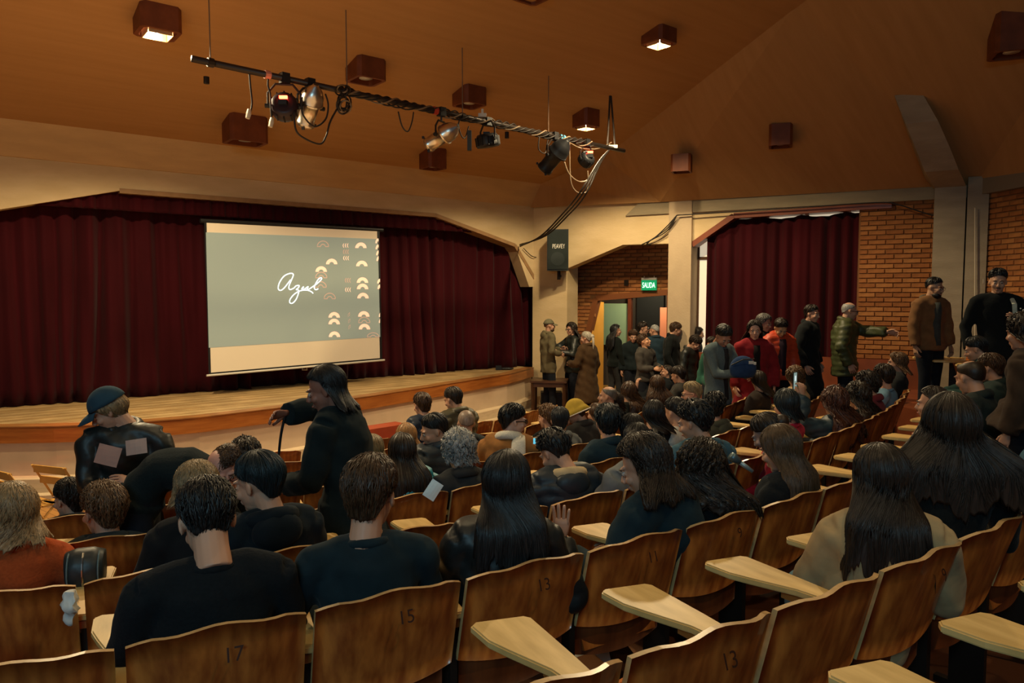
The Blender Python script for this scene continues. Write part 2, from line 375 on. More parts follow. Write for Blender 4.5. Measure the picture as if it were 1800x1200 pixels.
# the raked part is coloured dark red-brown
gm = nt.nodes.new('ShaderNodeSeparateXYZ'); nt.links.new(tc.outputs['Object'], gm.inputs[0])
cr = nt.nodes.new('ShaderNodeMath'); cr.operation = 'GREATER_THAN'; cr.inputs[1].default_value = 0.03; nt.links.new(gm.outputs['Z'], cr.inputs[0])
mx = nt.nodes.new('ShaderNodeMix'); mx.data_type = 'RGBA'; nt.links.new(cr.outputs[0], mx.inputs['Factor']); nt.links.new(bt.outputs['Color'], mx.inputs['A'])
nz = nt.nodes.new('ShaderNodeTexNoise'); nz.inputs['Scale'].default_value = 3; rp = nt.nodes.new('ShaderNodeValToRGB'); nt.links.new(nz.outputs['Fac'], rp.inputs['Fac'])
rp.color_ramp.elements[0].color = (0.05, 0.016, 0.007, 1); rp.color_ramp.elements[1].color = (0.12, 0.04, 0.015, 1)
nt.links.new(rp.outputs[0], mx.inputs['B']); nt.links.new(mx.outputs['Result'], b.inputs['Base Color'])
fl = struct(mb, 'floor', m)
mb = MB().box((0, 6, -0.06), (34, 34, 0.1)); mb_o = struct(mb, 'floor', M_redwood)
# entrance landing with steps
for i, (dd, z) in enumerate(((1.0, 0.10), (0.55, 0.20))):
    mb = MB(); mb.prism([(p0[0]-0.3-dd*0.2, 0), (b2[0]+0.9, 0), (b2[0]+0.9, z), (p0[0]-0.3-dd*0.2, z)], RW+RN*(0.35+dd*0.8-0.4), RD, UP, -RN, 4.2)
    struct(mb, 'floor', mat('landing_parquet', (0.52, 0.28, 0.07), 0.35, scale=6, amt=0.25))
# side platform
mb = MB(); mb.prism([(5.25, 11.6), (5.25, 8.0), (5.75, 5.6), (9.5, 5.0), (9.5, 11.6)], (0, 0, 0.3), (1, 0, 0), (0, 1, 0), (0, 0, 1), 0.68)
struct(mb, 'floor', M_redwood)
# ---- door alcove
AW = RW-RN*1.15
def Ap(x, y): return tz(onplane(x, y, AW, RN), AW, RD)
d0, d1, d2, d3 = Ap(1030, 690), Ap(1030, 600), Ap(1048, 524), Ap(1178, 513)
e = empty('wall_back', AW+RD*(-1)); e['kind'] = 'structure'
sa, sb = Ap(965, 500)[0], Ap(1215, 500)[0]
m_ = MB(); m_.prism([(sa, 0), (d0[0], 0), (d1[0], d1[1]), (d2[0], d2[1]), (d3[0], d3[1]), (sb, d3[1]), (sb, BT+0.3), (sa, BT+0.3)], AW-RN*0.0-e.location, RD, UP, -RN, 0.25)
build(m_, 'mortar_bed', m_mortar, e)
def inside_a(s, z):
    if s > d1[0]-0.06 and z < d1[1]: return False
    if s > d1[0]-0.06 and z < d1[1]+max(0, min(1, (s-d1[0])/(d2[0]-d1[0])))*(d2[1]-d1[1])+0.09: return False
    return True
brick_wall(e, AW, RD, RN, Ap(990, 500)[0], Ap(1182, 500)[0], 0.9, 3.9, inside_a)
dr = empty('door_1', AW+RD*d0[0]+UP*0.2); dr['kind'] = 'structure'
m_ = MB(); strip(m_, [(d0[0], 0.2), d1, d2, d3, (d3[0], 0.2)], AW-dr.location, RD, RN, 0.12, 0.2, 0.03); build(m_, 'door_frame', mat('door_frame_wood', (0.20, 0.065, 0.02), 0.5), dr)
# open door leaf, yellow-orange, turned into the room behind
lf0 = AW+RD*(d0[0]+0.08)+UP*0.2
ldir = (Vector((0.40, 0.917, 0))).normalized(); lnm = ldir.cross(UP)
m_ = MB(); m_.prism([(0, 0), (0.95, 0), (0.95, d2[1]-0.3), (0.25, d2[1]-0.26), (0, d1[1]-0.3)], lf0-dr.location, ldir, UP, lnm, 0.045); build(m_, 'door_leaf', mat('orange_door_wood', (0.72, 0.36, 0.06), 0.45), dr)
m_ = MB()
for z0_ in (0.2, 0.95): m_.prism([(0.14, z0_), (0.8, z0_), (0.8, z0_+0.6), (0.14, z0_+0.6)], lf0-dr.location-lnm*0.015, ldir, UP, lnm, 0.02)
build(m_, 'door_panel', mat('orange_door_wood', (0.60, 0.28, 0.045), 0.45), dr)
m_ = MB(); q = Ap(1107, 600)[0]; m_.prism([(q-0.05, 0.2), (q+0.03, 0.2), (q+0.03, 2.5), (q-0.05, 2.5)], AW-dr.location+RN*0.01, RD, UP, -RN, 0.1); build(m_, 'door_post', M_redwood, dr)
# far room seen through the door
FW = AW-RN*1.9
def Fp(x, y): return tz(onplane(x, y, FW, RN), FW, RD)
def fquad(x0, y0, x1, y1, off, m, name, par):
    a, b = Fp(x0, y0), Fp(x1, y1); m_ = MB(); m_.prism([(a[0], b[1]), (b[0], b[1]), (b[0], a[1]), (a[0], a[1])], FW+RN*off-(par.location if par else Vector((0, 0, 0))), RD, UP, -RN, 0.03); return build(m_, name, m, par)
fr = fquad(930, 440, 1330, 720, -0.05, mat('foyer_wall', (0.05, 0.04, 0.035), 0.9), 'wall_foyer', None); fr['kind'] = 'structure'
m_ = MB().box((FW+RN*0.9+RD*(-0.5)+UP*0.14), (7, 2.0, 0.1), math.atan2(RD.y, RD.x)); struct(m_, 'floor', M_wood)
bd = fquad(1052, 533, 1104, 607, 0.02, mat('green_board', (0.42, 0.66, 0.45), 0.7), 'notice_board', None); tag(bd, 'pale green board on the wall seen through the open exit door', 'board')
bk = fquad(1121, 516, 1166, 690, 0.06, mat('black_drape', (0.008, 0.010, 0.012), 0.8), 'black_drape', None); tag(bk, 'black drape hanging in the foyer beyond the exit door', 'curtain')
pk = fquad(1163, 540, 1174, 597, 0.12, mat('salmon_paint', (0.85, 0.33, 0.20), 0.7), 'poster', None); tag(pk, 'salmon pink upright poster at the right of the exit doorway', 'poster')
wh = fquad(1108, 516, 1113, 600, 0.12, mat('white_paint', (0.62, 0.6, 0.55), 0.7), 'wall_pipe', None); tag(wh, 'white upright pipe beside the green board in the foyer', 'pipe')
lamp('POINT', 'foyer_lamp', AW-RN*0.95+RD*(d0[0]+1.1)+UP*2.75, (0, 0, 0), 55, (1.0, 0.80, 0.45), shadow_soft_size=0.15)
# ---- stage
lip = [(-9.5, 8.72), (-6.14, 8.78), (-5.51, 8.84), (-4.86, 8.98), (-4.05, 9.48), (-3.21, 10.34), (-2.29, 11.37), (-1.46, 12.56), (-0.44, 14.1), (-0.10, 14.6), (0.42, 15.85)]
SZ = 0.9
back = [tuple((LW+LD*t-LN*1.6)[:2]) for t in (tK, -8)]
stg = empty('stage', (-3.5, 11.5, 0)); tag(stg, 'raised stage with striped plank floor, orange wooden lip and cream front', 'stage')
sl = stg.location
def off(poly, d):
    out = []
    for i, p in enumerate(poly):
        a = Vector(poly[max(i-1, 0)]); b = Vector(poly[min(i+1, len(poly)-1)]); t = (b-a).normalized(); n = Vector((t.y, -t.x)); out.append(tuple(Vector(p)+n*d))
    return out
def wallband(pl, z0, z1, d0, d1, name, m, k=None):
    a = off(pl, d0); b = off(pl, d1); V = []; Fs = []
    for p, q in zip(a, b): V += [(p[0]-sl.x, p[1]-sl.y, z0), (q[0]-sl.x, q[1]-sl.y, z0), (q[0]-sl.x, q[1]-sl.y, z1), (p[0]-sl.x, p[1]-sl.y, z1)]
    for i in range(len(pl)-1):
        for j in range(4): kk = (j+1) % 4; Fs.append((i*4+j, i*4+kk, i*4+4+kk, i*4+4+j))
    Fs += [(0, 1, 2, 3), (len(V)-1, len(V)-2, len(V)-3, len(V)-4)]
    return build(MB().add(V, Fs), name, m, stg)
m_cream = mat('cream_plaster', (0.62, 0.47, 0.32), 0.85, scale=4, amt=0.1)
wallband(lip, SZ-0.19, SZ, -0.02, 0.05, 'lip_board', M_wood)
wallband(lip, SZ, SZ+0.012, -0.14, 0.06, 'lip_cap', mat('lip_cap_wood', (0.36, 0.16, 0.05), 0.4, scale=6, amt=0.3))
wallband(lip, 0.0, SZ-0.19, -0.25, -0.0, 'front_panel', m_cream)
m_step = mat('pale_step', (0.66, 0.52, 0.34), 0.7, scale=5, amt=0.15, stretch=(1, 1, 6))
wallband(lip, 0.0, 0.14, 0.0, 0.34, 'front_step', m_step); wallband(lip, 0.14, 0.30, 0.0, 0.20, 'front_step', m_step)
# stage floor planks, parallel to the stage wall
edge = off(lip, -0.02)
def clip_seg(c):     # intersect strip line (offset c along LN from the wall) with the lip polyline, in LD coordinate
    ts = []
    for p, q in zip(edge[:-1], edge[1:]):
        P = Vector((*p, 0))-LW; Q = Vector((*q, 0))-LW; cp, cq = P.dot(LN), Q.dot(LN)
        if (cp-c)*(cq-c) <= 0 and cp != cq: f = (c-cp)/(cq-cp); ts.append((P+(Q-P)*f).dot(LD))
    return ts
mps = [mat('stage_plank', c, 0.5, scale=3, amt=0.3, stretch=(1, 1, 1)) for c in ((0.50, 0.34, 0.155), (0.42, 0.27, 0.115), (0.56, 0.39, 0.19))]
c = -1.6; pw = 0.085; ip = 0
while c < 3.2:
    ts = clip_seg(c+pw/2); 
    lo = -8.0; hi = tK-0.1 if c < 0 else tK-0.1
    if c+pw/2 > 0.0 or len(ts) >= 1:
        if len(ts) >= 2: lo, hi = min(ts), max(ts)
        elif len(ts) == 1: 
            hi = ts[0] if ts[0] > 3 else hi
            lo = ts[0] if ts[0] <= 3 else lo
        else: c += pw; continue
    if hi-lo > 0.1:
        m_ = MB(); m_.prism([(lo, SZ-0.03), (hi, SZ-0.03), (hi, SZ), (lo, SZ)], LW+LN*(c+0.005)-sl, LD, UP, LN, pw-0.009); build(m_, 'plank', mps[ip % 3 if ip % 5 else 1], stg)
    c += pw; ip += 1
pl = [(p[0], p[1]) for p in off(lip, -0.06)]+[(-13.5, 8.6)][:0]+[tuple(b) for b in back]
m_ = MB().prism([(x-sl.x, y-sl.y) for x, y in pl], (0, 0, SZ-0.06), (1, 0, 0), (0, 1, 0), (0, 0, 1), 0.028); build(m_, 'subfloor', M_darkwood, stg)
# red wooden steps in front of the stage
rs_ = empty('stage_steps', onz(676, 830, 0), 0, 'red brown wooden steps up to the front of the stage', 'steps')
d = Vector((0.70, 0.71, 0)).normalized(); nn = Vector((0.71, -0.70, 0)).normalized()
for i in range(3):
    m_ = MB(); m_.prism([(-0.62, 0), (0.45, 0), (0.45, 0.62-0.2*i), (-0.62, 0.62-0.2*i)], -nn*0.35+nn*0.28*i, d, UP, nn, 0.28); build(m_, 'step', mat('red_step', (0.40, 0.075, 0.03), 0.5, scale=5, amt=0.25), rs_)
# ---- curtains
def curtain(name, W, D, N, s0, s1, z0f, z1f, fold, amp, label, parent=None, seed=1, flare=0.0, thick=0.03):
    r = random.Random(seed); n = int((s1-s0)/0.028); nz = 14; V = []
    ph = [r.uniform(0, 6.28) for _ in range(4)]
    for iz in range(nz+1):
        v = iz/nz
        for i in range(n+1):
            s = s0+(s1-s0)*i/n
            sw = s+0.10*math.sin(s*1.7+ph[0])+0.06*math.sin(s*4.1+ph[1])+flare*0.14*(1-v)**2*math.sin(s*2.3+ph[2])
            q = abs(math.sin(math.pi*sw/fold+ph[3])); am = amp*(0.65+0.35*math.sin(s*2.9+ph[2]))*(1.0+0.35*(1-v))
            y = am*(q**0.7)+0.02*math.sin(s*31)+flare*0.06*(1-v)**3
            z = z0f(s)+(z1f(s)-z0f(s))*v; V.append(tuple(W+D*s+N*y+UP*z))
    Fs = [(iz*(n+1)+i, iz*(n+1)+i+1, (iz+1)*(n+1)+i+1, (iz+1)*(n+1)+i) for iz in range(nz) for i in range(n)]
    mb = MB().add(V, Fs); o = build(mb, name, M_velvet, parent, smooth=True)
    md = o.modifiers.new('thick', 'SOLIDIFY'); md.thickness = 0.012
    if label: tag(o, label, 'curtain', None)
    return o
CW = LW-LN*0.42
curtain('stage_curtain', CW, LD, LN, -6.5, 1.9, lambda s: SZ+0.01, lambda s: 4.25, 0.34, 0.17, 'dark crimson velvet stage curtain left of and behind the projection screen', seed=3, flare=1.3)
curtain('stage_curtain', CW-LN*0.06, LD, LN, 1.82, tK+0.45, lambda s: SZ+0.01, lambda s: 4.25, 0.30, 0.15, 'dark crimson velvet stage curtain right of the projection screen', seed=5, flare=1.1)
curtain('curtain_valance', LW-LN*0.12, LD, LN, -6.5, tK+0.1, lambda s: 3.72, lambda s: 4.25, 0.12, 0.05, 'gathered dark crimson valance across the top of the stage opening', seed=6)
cwR = RW-RN*0.22
sL_ = Rp(1240, 500)[0]
curtain('window_curtain', cwR, RD, RN, sL_, b5[0]+0.05, lambda s: 1.0, lambda s: 3.97-0.05*abs(math.sin(s*4.4))-0.06*max(0, math.sin((s-sL_)*1.0)) if s < b5[0]-0.15 else 4.0, 0.26, 0.11, 'deep red velvet curtain drawn across the right-hand window, behind standing people', seed=8)
# ---- projection screen
SCp = onplane(500, 520, LW+LN*0.30, LN); sdir = Vector((math.cos(math.radians(41)), math.sin(math.radians(41)), 0)); snn = Vector((sdir.y, -sdir.x, 0))
SCR = empty('projection_screen', SCp); tag(SCR, 'white roll-down projection screen showing a slide that reads Azul', 'projection screen')
def sc(x, y, o=0.0): return onplane(x, y, SCp+snn*o, snn)-SCp
def spoly(pts, name, m, o=0.004, par=SCR, th=0.002):
    P = [sc(x, y, o) for x, y in pts]; Q = [p-snn*th for p in P]; n = len(P)
    mb = MB().add([tuple(v) for v in P+Q], [tuple(range(n)), tuple(range(n, 2*n))[::-1]]+[(i, (i+1) % n, n+(i+1) % n, n+i) for i in range(n)])
    return build(mb, name, m, par)
TL, TR, BRr, BLl = (360, 390), (665, 406), (670, 631), (369, 657)
spoly([TL, TR, BRr, BLl], 'screen_fabric', mat('screen_fabric', (0.66, 0.55, 0.38), 0.8, emit=0.10), 0.0, th=0.006)
spoly([(359, 389), (363, 389), (371, 658), (367, 658)], 'border', M_black, 0.003); spoly([(663, 405), (667, 406), (672, 632), (668, 632)], 'border', M_black, 0.003)
spoly([(369, 655), (670, 629), (670, 632), (369, 658)], 'border', M_black, 0.003)
mb = MB().tube([sc(363, 660, 0.01), sc(676, 632.5, 0.01)], 0.017, n=8); build(mb, 'bottom_bar', mat('bar_white', (0.6, 0.57, 0.5), 0.5), SCR)
mb = MB().tube([sc(532, 646, 0.02), sc(531, 650, 0.02), sc(540, 650, 0.02), sc(539, 645, 0.02)], 0.006, n=6); build(mb, 'pull_handle', M_steel, SCR)
mb = MB().tube([sc(352, 388, -0.02), sc(673, 404.5, -0.02)], 0.035, n=10); build(mb, 'roller_case', M_black, SCR)
sld = spoly([(362, 408), (664, 420), (668.5, 592), (367, 611)], 'slide', mat('slide_light', (0.215, 0.245, 0.195), 0.8, emit=0.42), 0.004)
m_pch = mat('slide_peach', (0.95, 0.60, 0.42), 0.8, emit=0.45); m_out = mat('slide_outline', (0.52, 0.36, 0.27), 0.8, emit=0.3); m_ink = mat('slide_ink', (0.80, 0.92, 0.95), 0.8, emit=0.7)
def cp(cx, cy): return (440+cx/4.285, 380+cy/4.285)
def arch(cx, cy, filled=True, w=43, h=42, clipx=None):
    outer = [(cx+w*math.cos(a), cy+h/2-h*math.sin(a)*1.0) for a in np.linspace(0, math.pi, 11)]
    inner = [(cx+w*0.42*math.cos(a), cy+h/2-h*0.42*math.sin(a)) for a in np.linspace(math.pi, 0, 9)]
    P = outer+inner
    if clipx: P = [(min(x, clipx), y) for x, y in P]
    if filled: spoly([cp(*p) for p in P], 'arch_mark', m_pch, 0.007, sld)
    else: outline(P+[P[0]])
def outline(P, m=None, wd=0.008, name='arch_outline', o=0.007, nn_=None):
    pts = [sc(*cp(*p), o) for p in P]; V = []; Fs = []
    for i, p in enumerate(pts):
        a = pts[max(i-1, 0)]; b = pts[min(i+1, len(pts)-1)]; t = (b-a).normalized(); s = t.cross(snn).normalized()*wd; V += [tuple(p-s), tuple(p+s)]
    for i in range(len(pts)-1): Fs.append((2*i, 2*i+1, 2*i+3, 2*i+2))
    build(MB().add(V, Fs), name, m or m_out, sld)
for cx, cy in ((833, 218), (613, 340), (534, 397), (840, 355), (845, 480), (846, 528), (849, 597), (632, 742), (632, 792), (634, 888), (855, 735), (860, 830)): arch(cx, cy)
for cx, cy in ((547, 207), (534, 442), (530, 513), (598, 600), (858, 780)): arch(cx, cy, False)
for cx, cy in ((962, 185), (964, 230), (968, 275), (970, 318)): arch(cx, cy, True, 20, 36, 966)
for cx, cy in ((978, 488), (980, 530), (990, 740), (990, 785)): arch(cx, cy, True, 22, 36, 977)
arch(925, 893, False, 45, 32)
def chev(cx, cy, fill):
    for k in (-16, 0, 16):
        P = [(cx+k+6, cy-18), (cx+k-2, cy-12), (cx+k-6, cy), (cx+k-2, cy+12), (cx+k+6, cy+18), (cx+k+1, cy+8), (cx+k-0.5, cy), (cx+k+1, cy-8)]
        if fill: spoly([cp(*p) for p in P], 'leaf_mark', m_pch, 0.007, sld)
        else: outline(P+[P[0]], wd=0.004)
chev(718, 220, True); chev(722, 315, True); chev(736, 553, True); chev(720, 268, False); chev(734, 483, False)
for cx, cy in ((743, 742), (745, 790), (747, 835)): outline([(cx+6, cy-18), (cx-6, cy-5), (cx-7, cy+15), (cx+5, cy+4), (cx+6, cy-18)], wd=0.004)
def cat(P, res=5):
    out = []
    P = [Vector((*p, 0)) for p in P]
    for i in range(len(P)-1):
        p0_, p1_, p2_, p3_ = P[max(i-1, 0)], P[i], P[i+1], P[min(i+2, len(P)-1)]
        for j in range(res):
            t = j/res; v = 0.5*((2*p1_)+(p2_-p0_)*t+(2*p0_-5*p1_+4*p2_-p3_)*t*t+(3*p1_-p0_-3*p2_+p3_)*t**3); out.append((v.x, v.y))
    out.append((P[-1].x, P[-1].y)); return out
for st in ([(303, 478), (255, 540), (225, 558), (210, 540), (222, 495), (255, 450), (300, 430), (324, 438), (312, 475), (295, 515), (290, 540), (302, 552), (330, 540)],
           [(330, 540), (345, 524), (368, 522), (362, 538), (346, 552), (362, 556), (364, 575), (345, 625), (318, 654), (298, 650), (300, 625), (330, 588), (372, 562), (420, 556), (455, 565), (474, 581)],
           [(385, 548), (402, 530), (392, 548), (400, 553), (425, 536), (436, 530), (428, 548), (440, 550), (470, 530)],
           [(470, 530), (505, 505), (536, 474), (532, 462), (512, 475), (490, 512), (482, 540), (494, 553), (512, 545)]):
    outline(cat(st), m_ink, 0.0095, 'lettering', 0.010)

mb = MB(); mb.prism([(0, 0), (3.0, 0), (3.0, 4.9), (0, 4.9)], LW+LD*(tK+0.5)-LN*0.25, -LN, UP, LD, 0.1)
mb.prism([(-9, 0), (tK+0.6, 0), (tK+0.6, 4.9), (-9, 4.9)], LW-LN*1.7, LD, UP, -LN, 0.1)
mb.prism([(-9, 0), (tK+0.6, 0), (tK+0.6, 1.6), (-9, 1.6)], LW-LN*0.15+UP*4.6, LD, -LN, UP, 0.1)
struct(mb, 'wall_stage', mat('stage_black', (0.012, 0.008, 0.008), 0.9))
# ================================================================== CEILING LAMPS, RIG, SPEAKER, SIGN
MPn = None
def can(x, y, Y, size, h, label, lit, rz=38.7, wide=1.0, ex_=0.45):
    p = at(x, y, Y); e = empty('ceiling_lamp', p, math.radians(rz), label, 'lamp', 'wooden box lamps on the sloping ceiling')
    s = size/2; c_ = s*0.22; sx = s*wide; z1 = h+ex_
    pol = [(-sx+c_, -s), (sx-c_, -s), (sx, -s+c_), (sx, s-c_), (sx-c_, s), (-sx+c_, s), (-sx, s-c_), (-sx, -s+c_)]
    inn = [(a*0.80, b*0.80) for a, b in pol]; n = 8; V = []; 
    for q, z in ((pol, z1), (pol, 0), (inn, 0.0), (inn, 0.16)): V += [(a, b, z) for a, b in q]
    Fs = [(l*n+i, l*n+(i+1) % n, (l+1)*n+(i+1) % n, (l+1)*n+i) for l in range(3) for i in range(n)]+[tuple(range(3*n, 4*n)), tuple(range(n))[::-1]]
    # slanted top trims itself into the ceiling
    build(MB().add(V, Fs), 'housing', M_can, e)
    m_ = MB().tube([(0, 0, 0.15), (0, 0, 0.10), (0, 0, 0.035)], [0.04, 0.06, s*0.42], n=14); build(m_, 'bulb', M_bulb if lit else mat('unlit_lamp', (0.55, 0.52, 0.48), 0.4), e, smooth=True)
    if lit:
        m_ = MB(); 
        for i in range(4):
            a = i*math.pi/2; m_.box((math.cos(a)*s*0.62, math.sin(a)*s*0.62, 0.02), (0.01, s*1.15, 0.10), a)
        build(m_, 'reflector', mat('brass_reflector', (0.8, 0.55, 0.28), 0.35, metal=0.7), e)
        SPOTS.append(p)
    return e
M_can = mat('lamp_box_wood', (0.17, 0.045, 0.014), 0.55, scale=5, amt=0.35)
can(277, 60, 8.3, 0.42, 0.42, 'large lit wooden box lamp at the upper left of the ceiling', True)
can(1158, 78, 10.4, 0.38, 0.36, 'lit wooden box lamp high at the centre right of the ceiling', True)
can(1030, 224, 12.6, 0.36, 0.33, 'lit wooden box lamp on the ceiling just above the right end of the lighting pipe', True)
can(643, 143, 10.0, 0.42, 0.36, 'unlit box lamp on the ceiling above the coiled cable on the pipe', False)
can(825, 186, 11.2, 0.40, 0.34, 'unlit box lamp on the ceiling above the middle of the lighting pipe', False)
can(431, 252, 11.0, 0.44, 0.30, 'wide unlit box lamp below the ceiling edge, left over the projection screen', False, wide=1.25)
can(761, 297, 13.2, 0.38, 0.27, 'unlit box lamp with one bright side under the ceiling edge, right of the screen', False)
can(1198, 303, 13.2, 0.34, 0.22, 'small dark box lamp on the right ceiling slope, above the exit column', False, rz=-20, ex_=.08)
can(1372, 258, 12.2, 0.36, 0.24, 'small dark box lamp on the right ceiling slope above the window curtain', False, rz=-20, ex_=.1)
can(1778, 97, 9.5, 0.46, 0.32, 'dark box lamp at the far upper right corner of the ceiling', False, rz=-20)
can(935, -3, 9.0, 0.38, 0.36, 'box lamp cut by the top edge above the middle of the hall', False)
for (x, y, Y) in ((363, 147, 9.2), (672, 203, 11.6), (891, 243, 12.6)):
    e = build(MB().tube([at(x, y, Y), at(x, y-9, Y)+UP*0.02], 0.035, n=10), 'ceiling_hook', M_iron); 
    tag(e, {363: 'small dark round fitting on the ceiling left of the hanging cables', 672: 'small dark round fitting on the ceiling under the pipe near the coiled cable', 891: 'small dark round fitting on the ceiling between two hanging spotlights'}[x], 'fitting')
q0 = at(48, 180, 10.0)
# spots of lit cans
for p in SPOTS:
    l = lamp('SPOT', 'downlight', p-UP*0.03, p-UP*3, 560 if 1.5 < p.x < 3 else (460 if p.x < 0 else 330), (1.0, 0.78, 0.45), spot_size=math.radians(146), spot_blend=0.3, shadow_soft_size=0.08)
# unseen spots added to brighten the rows and the stage front
for (x, y, z, en) in ((-4.5, 6.8, 5.6, 280), (-0.6, 4.8, 6.0, 100), (3.0, 4.4, 5.8, 75), (-6.2, 3.0, 6.2, 60), (2.6, 0.4, 6.5, 130), (-1.5, 0.2, 6.5, 70)):
    lamp('SPOT', 'downlight', (x, y, z), (x, y, 0), en, (1.0, 0.76, 0.42), spot_size=math.radians(130), spot_blend=0.7, shadow_soft_size=0.10)
# ---- lighting pipe
PA = at(337, 103, 7.55); PB = at(1097, 261, 12.35); PB.z = PA.z
pd = (PB-PA).normalized()
def pp(t, dz=0.0, dn=0.0): return PA.lerp(PB, t)+UP*dz+Vector((pd.y, -pd.x, 0))*dn
def pt(x):   # pipe parameter at image column x
    lo, hi = 0.0, 1.0
    for _ in range(40):
        m = (lo+hi)/2; q = pp(m); yc = q.y*CT-(q.z-CZ)*ST
        if 900+F*q.x/yc < x: lo = m
        else: hi = m
    return lo
pipe = empty('lighting_pipe', PA, 0, 'long dark steel pipe hung from rods across the hall carrying stage lights', 'pipe')
L0 = PA
build(MB().tube([PA-L0, PB-L0], 0.034, n=12), 'pipe_tube', mat('pipe_steel', (0.045, 0.035, 0.03), 0.4, metal=0.7), pipe, smooth=True)
for x in (370, 610, 813, 964):
    q = pp(pt(x)); zc = LZ(q.x, q.y); build(MB().tube([q-L0, q-L0+UP*(zc-q.z)], 0.007, n=6), 'rod', mat('rod_brown', (0.16, 0.10, 0.06), 0.5), pipe)
    build(MB().tube([q-L0-pd*0.03, q-L0+pd*0.03], 0.046, n=10), 'clamp', M_iron, pipe)
q = pp(pt(1072)); zc = LZ(q.x, q.y); apex = Vector((q.x, q.y, zc))
for dq in (-0.06, 0.14): build(MB().tube([q+pd*dq-L0, apex-L0], 0.015, n=6), 'rod', M_iron, pipe)
build(MB().tube([pp(pt(470))-L0-pd*0.03, pp(pt(470))-L0+pd*0.03], 0.045, n=10), 'tape', mat('pink_tape', (0.55, 0.22, 0.15), 0.6), pipe)
build(MB().tube([pp(pt(765))-L0-pd*0.03, pp(pt(765))-L0+pd*0.03], 0.05, n=10), 'tape', mat('red_tape', (0.4, 0.04, 0.02), 0.6), pipe)
for x in (1045, 1050): build(MB().tube([pp(pt(x-60))-L0-pd*0.02, pp(pt(x-60))-L0+pd*0.02], 0.045, n=10), 'tape', mat('blue_tape', (0.08, 0.3, 0.45), 0.6), pipe)
def fixture(x, yc, kind, aim, label, m, r, ln, glow=None):
    t = pt(x); top_ = pp(t); c = Vector(onplane(x, yc, top_, Vector((-pd.y, pd.x, 0)))); e = empty('stage_light', top_, 0, label, 'stage light', 'stage lights on the pipe')
    a = Vector(aim).normalized(); c = c-top_
    sd = a.cross(UP).normalized()
    if kind == 'can':
        ts = [-0.62, -0.58, -0.48, -0.30, -0.14, -0.12, -0.10, 0.40, 0.42, 0.50, 0.505, 0.50]
        rr = [0.25, 0.30, 0.70, 0.98, 1.0, 1.06, 0.78, 0.74, 0.80, 0.82, 0.74, 0.70]
        build(MB().tube([c+a*ln*t_ for t_ in ts], [r*q for q in rr], n=22), 'housing', m, e, smooth=True)
        build(MB().tube([c-a*ln*0.63, c-a*ln*0.60], r*0.22, n=12), 'socket', M_black, e)
        build(MB().tube([c-a*ln*0.145, c-a*ln*0.135, c-a*ln*0.10], r*1.07, n=22), 'band', m, e)
        for k in range(3):
            an = k*2.1; o = sd*math.cos(an)+a.cross(sd)*math.sin(an); build(MB().box(c+a*ln*0.50+o*r*0.92, (0.03, 0.03, 0.03)), 'filter_clip', M_iron, e)
        build(MB().tube([c+a*ln*0.505, c+a*ln*0.515], r*0.76, n=20), 'lens', mat('lens_glass', (0.25, 0.2, 0.15), 0.15), e)
    else:
        ts = [-0.5, -0.48, -0.2, 0.3, 0.5, 0.5]; rr = [0.6, 0.85, 0.98, 1.0, 0.97, 0.8]
        build(MB().tube([c+a*ln*t_ for t_ in ts], [r*q for q in rr], n=20), 'housing', m, e, smooth=True)
        m_ = MB()
        for k in range(12):
            an = k*math.pi/6; o = sd*math.cos(an)+a.cross(sd)*math.sin(an); m_.tube([c+o*r*1.0-a*ln*0.3, c+o*r*1.0+a*ln*0.4], 0.009, n=4)
        build(m_, 'cooling_fin', M_black, e)
        build(MB().box(c-a*ln*0.5, (0.09, 0.09, 0.05)), 'control_box', M_black, e)
        if glow: build(MB().box(c-a*ln*0.56+UP*0.055, (0.085, 0.03, 0.03)), 'display', mat('red_display', (1.0, 0.05, 0.02), 0.5, emit=14), e)
    yk = [c+sd*r*1.15, c+sd*r*1.15+UP*(r*0.9), c+sd*r*0.6+UP*(r*1.55), c-sd*r*0.6+UP*(r*1.55), c-sd*r*1.15+UP*(r*0.9), c-sd*r*1.15]
    build(MB().tube(yk, 0.013, n=6), 'yoke', M_iron, e)
    for s_ in (1, -1): build(MB().tube([c+sd*s_*r*1.0, c+sd*s_*r*1.35], 0.025, n=8), 'knob', M_black, e)
    mid = c+UP*(r*1.55); build(MB().tube([mid, Vector((0, 0, -0.03))], 0.014, n=6), 'hanger', M_iron, e)
    build(MB().box((0, 0, 0), (0.09, 0.09, 0.11), math.atan2(pd.y, pd.x)), 'hook_clamp', M_black, e)
    return e
fixture(500, 187, 'led', (-0.15, 0.85, -0.22), 'black round LED stage light with glowing red display, leftmost on the pipe', mat('led_black', (0.02, 0.010, 0.014), 0.4), 0.152, 0.16, True)
fixture(545, 188, 'can', (-0.42, 0.55, -0.80), 'polished silver can light pointing down, beside the red-lit LED light', M_steel, 0.125, 0.44)
fixture(776, 240, 'can', (-0.75, 0.35, -0.38), 'polished silver can light tilted left, middle of the pipe', M_steel, 0.125, 0.44)
fixture(857, 247, 'led', (0.15, 0.1, -1.0), 'black LED stage light hanging lens down, right of the middle silver can', M_black, 0.16, 0.17)
fixture(975, 275, 'can', (-0.55, 0.45, -0.62), 'large black can light aimed down left near the right end of the pipe', M_black, 0.15, 0.52)
fixture(1031, 280, 'led', (-0.50, 0.55, -0.45), 'small black LED stage light with a red glow, rightmost on the pipe', M_black, 0.12, 0.16, True)
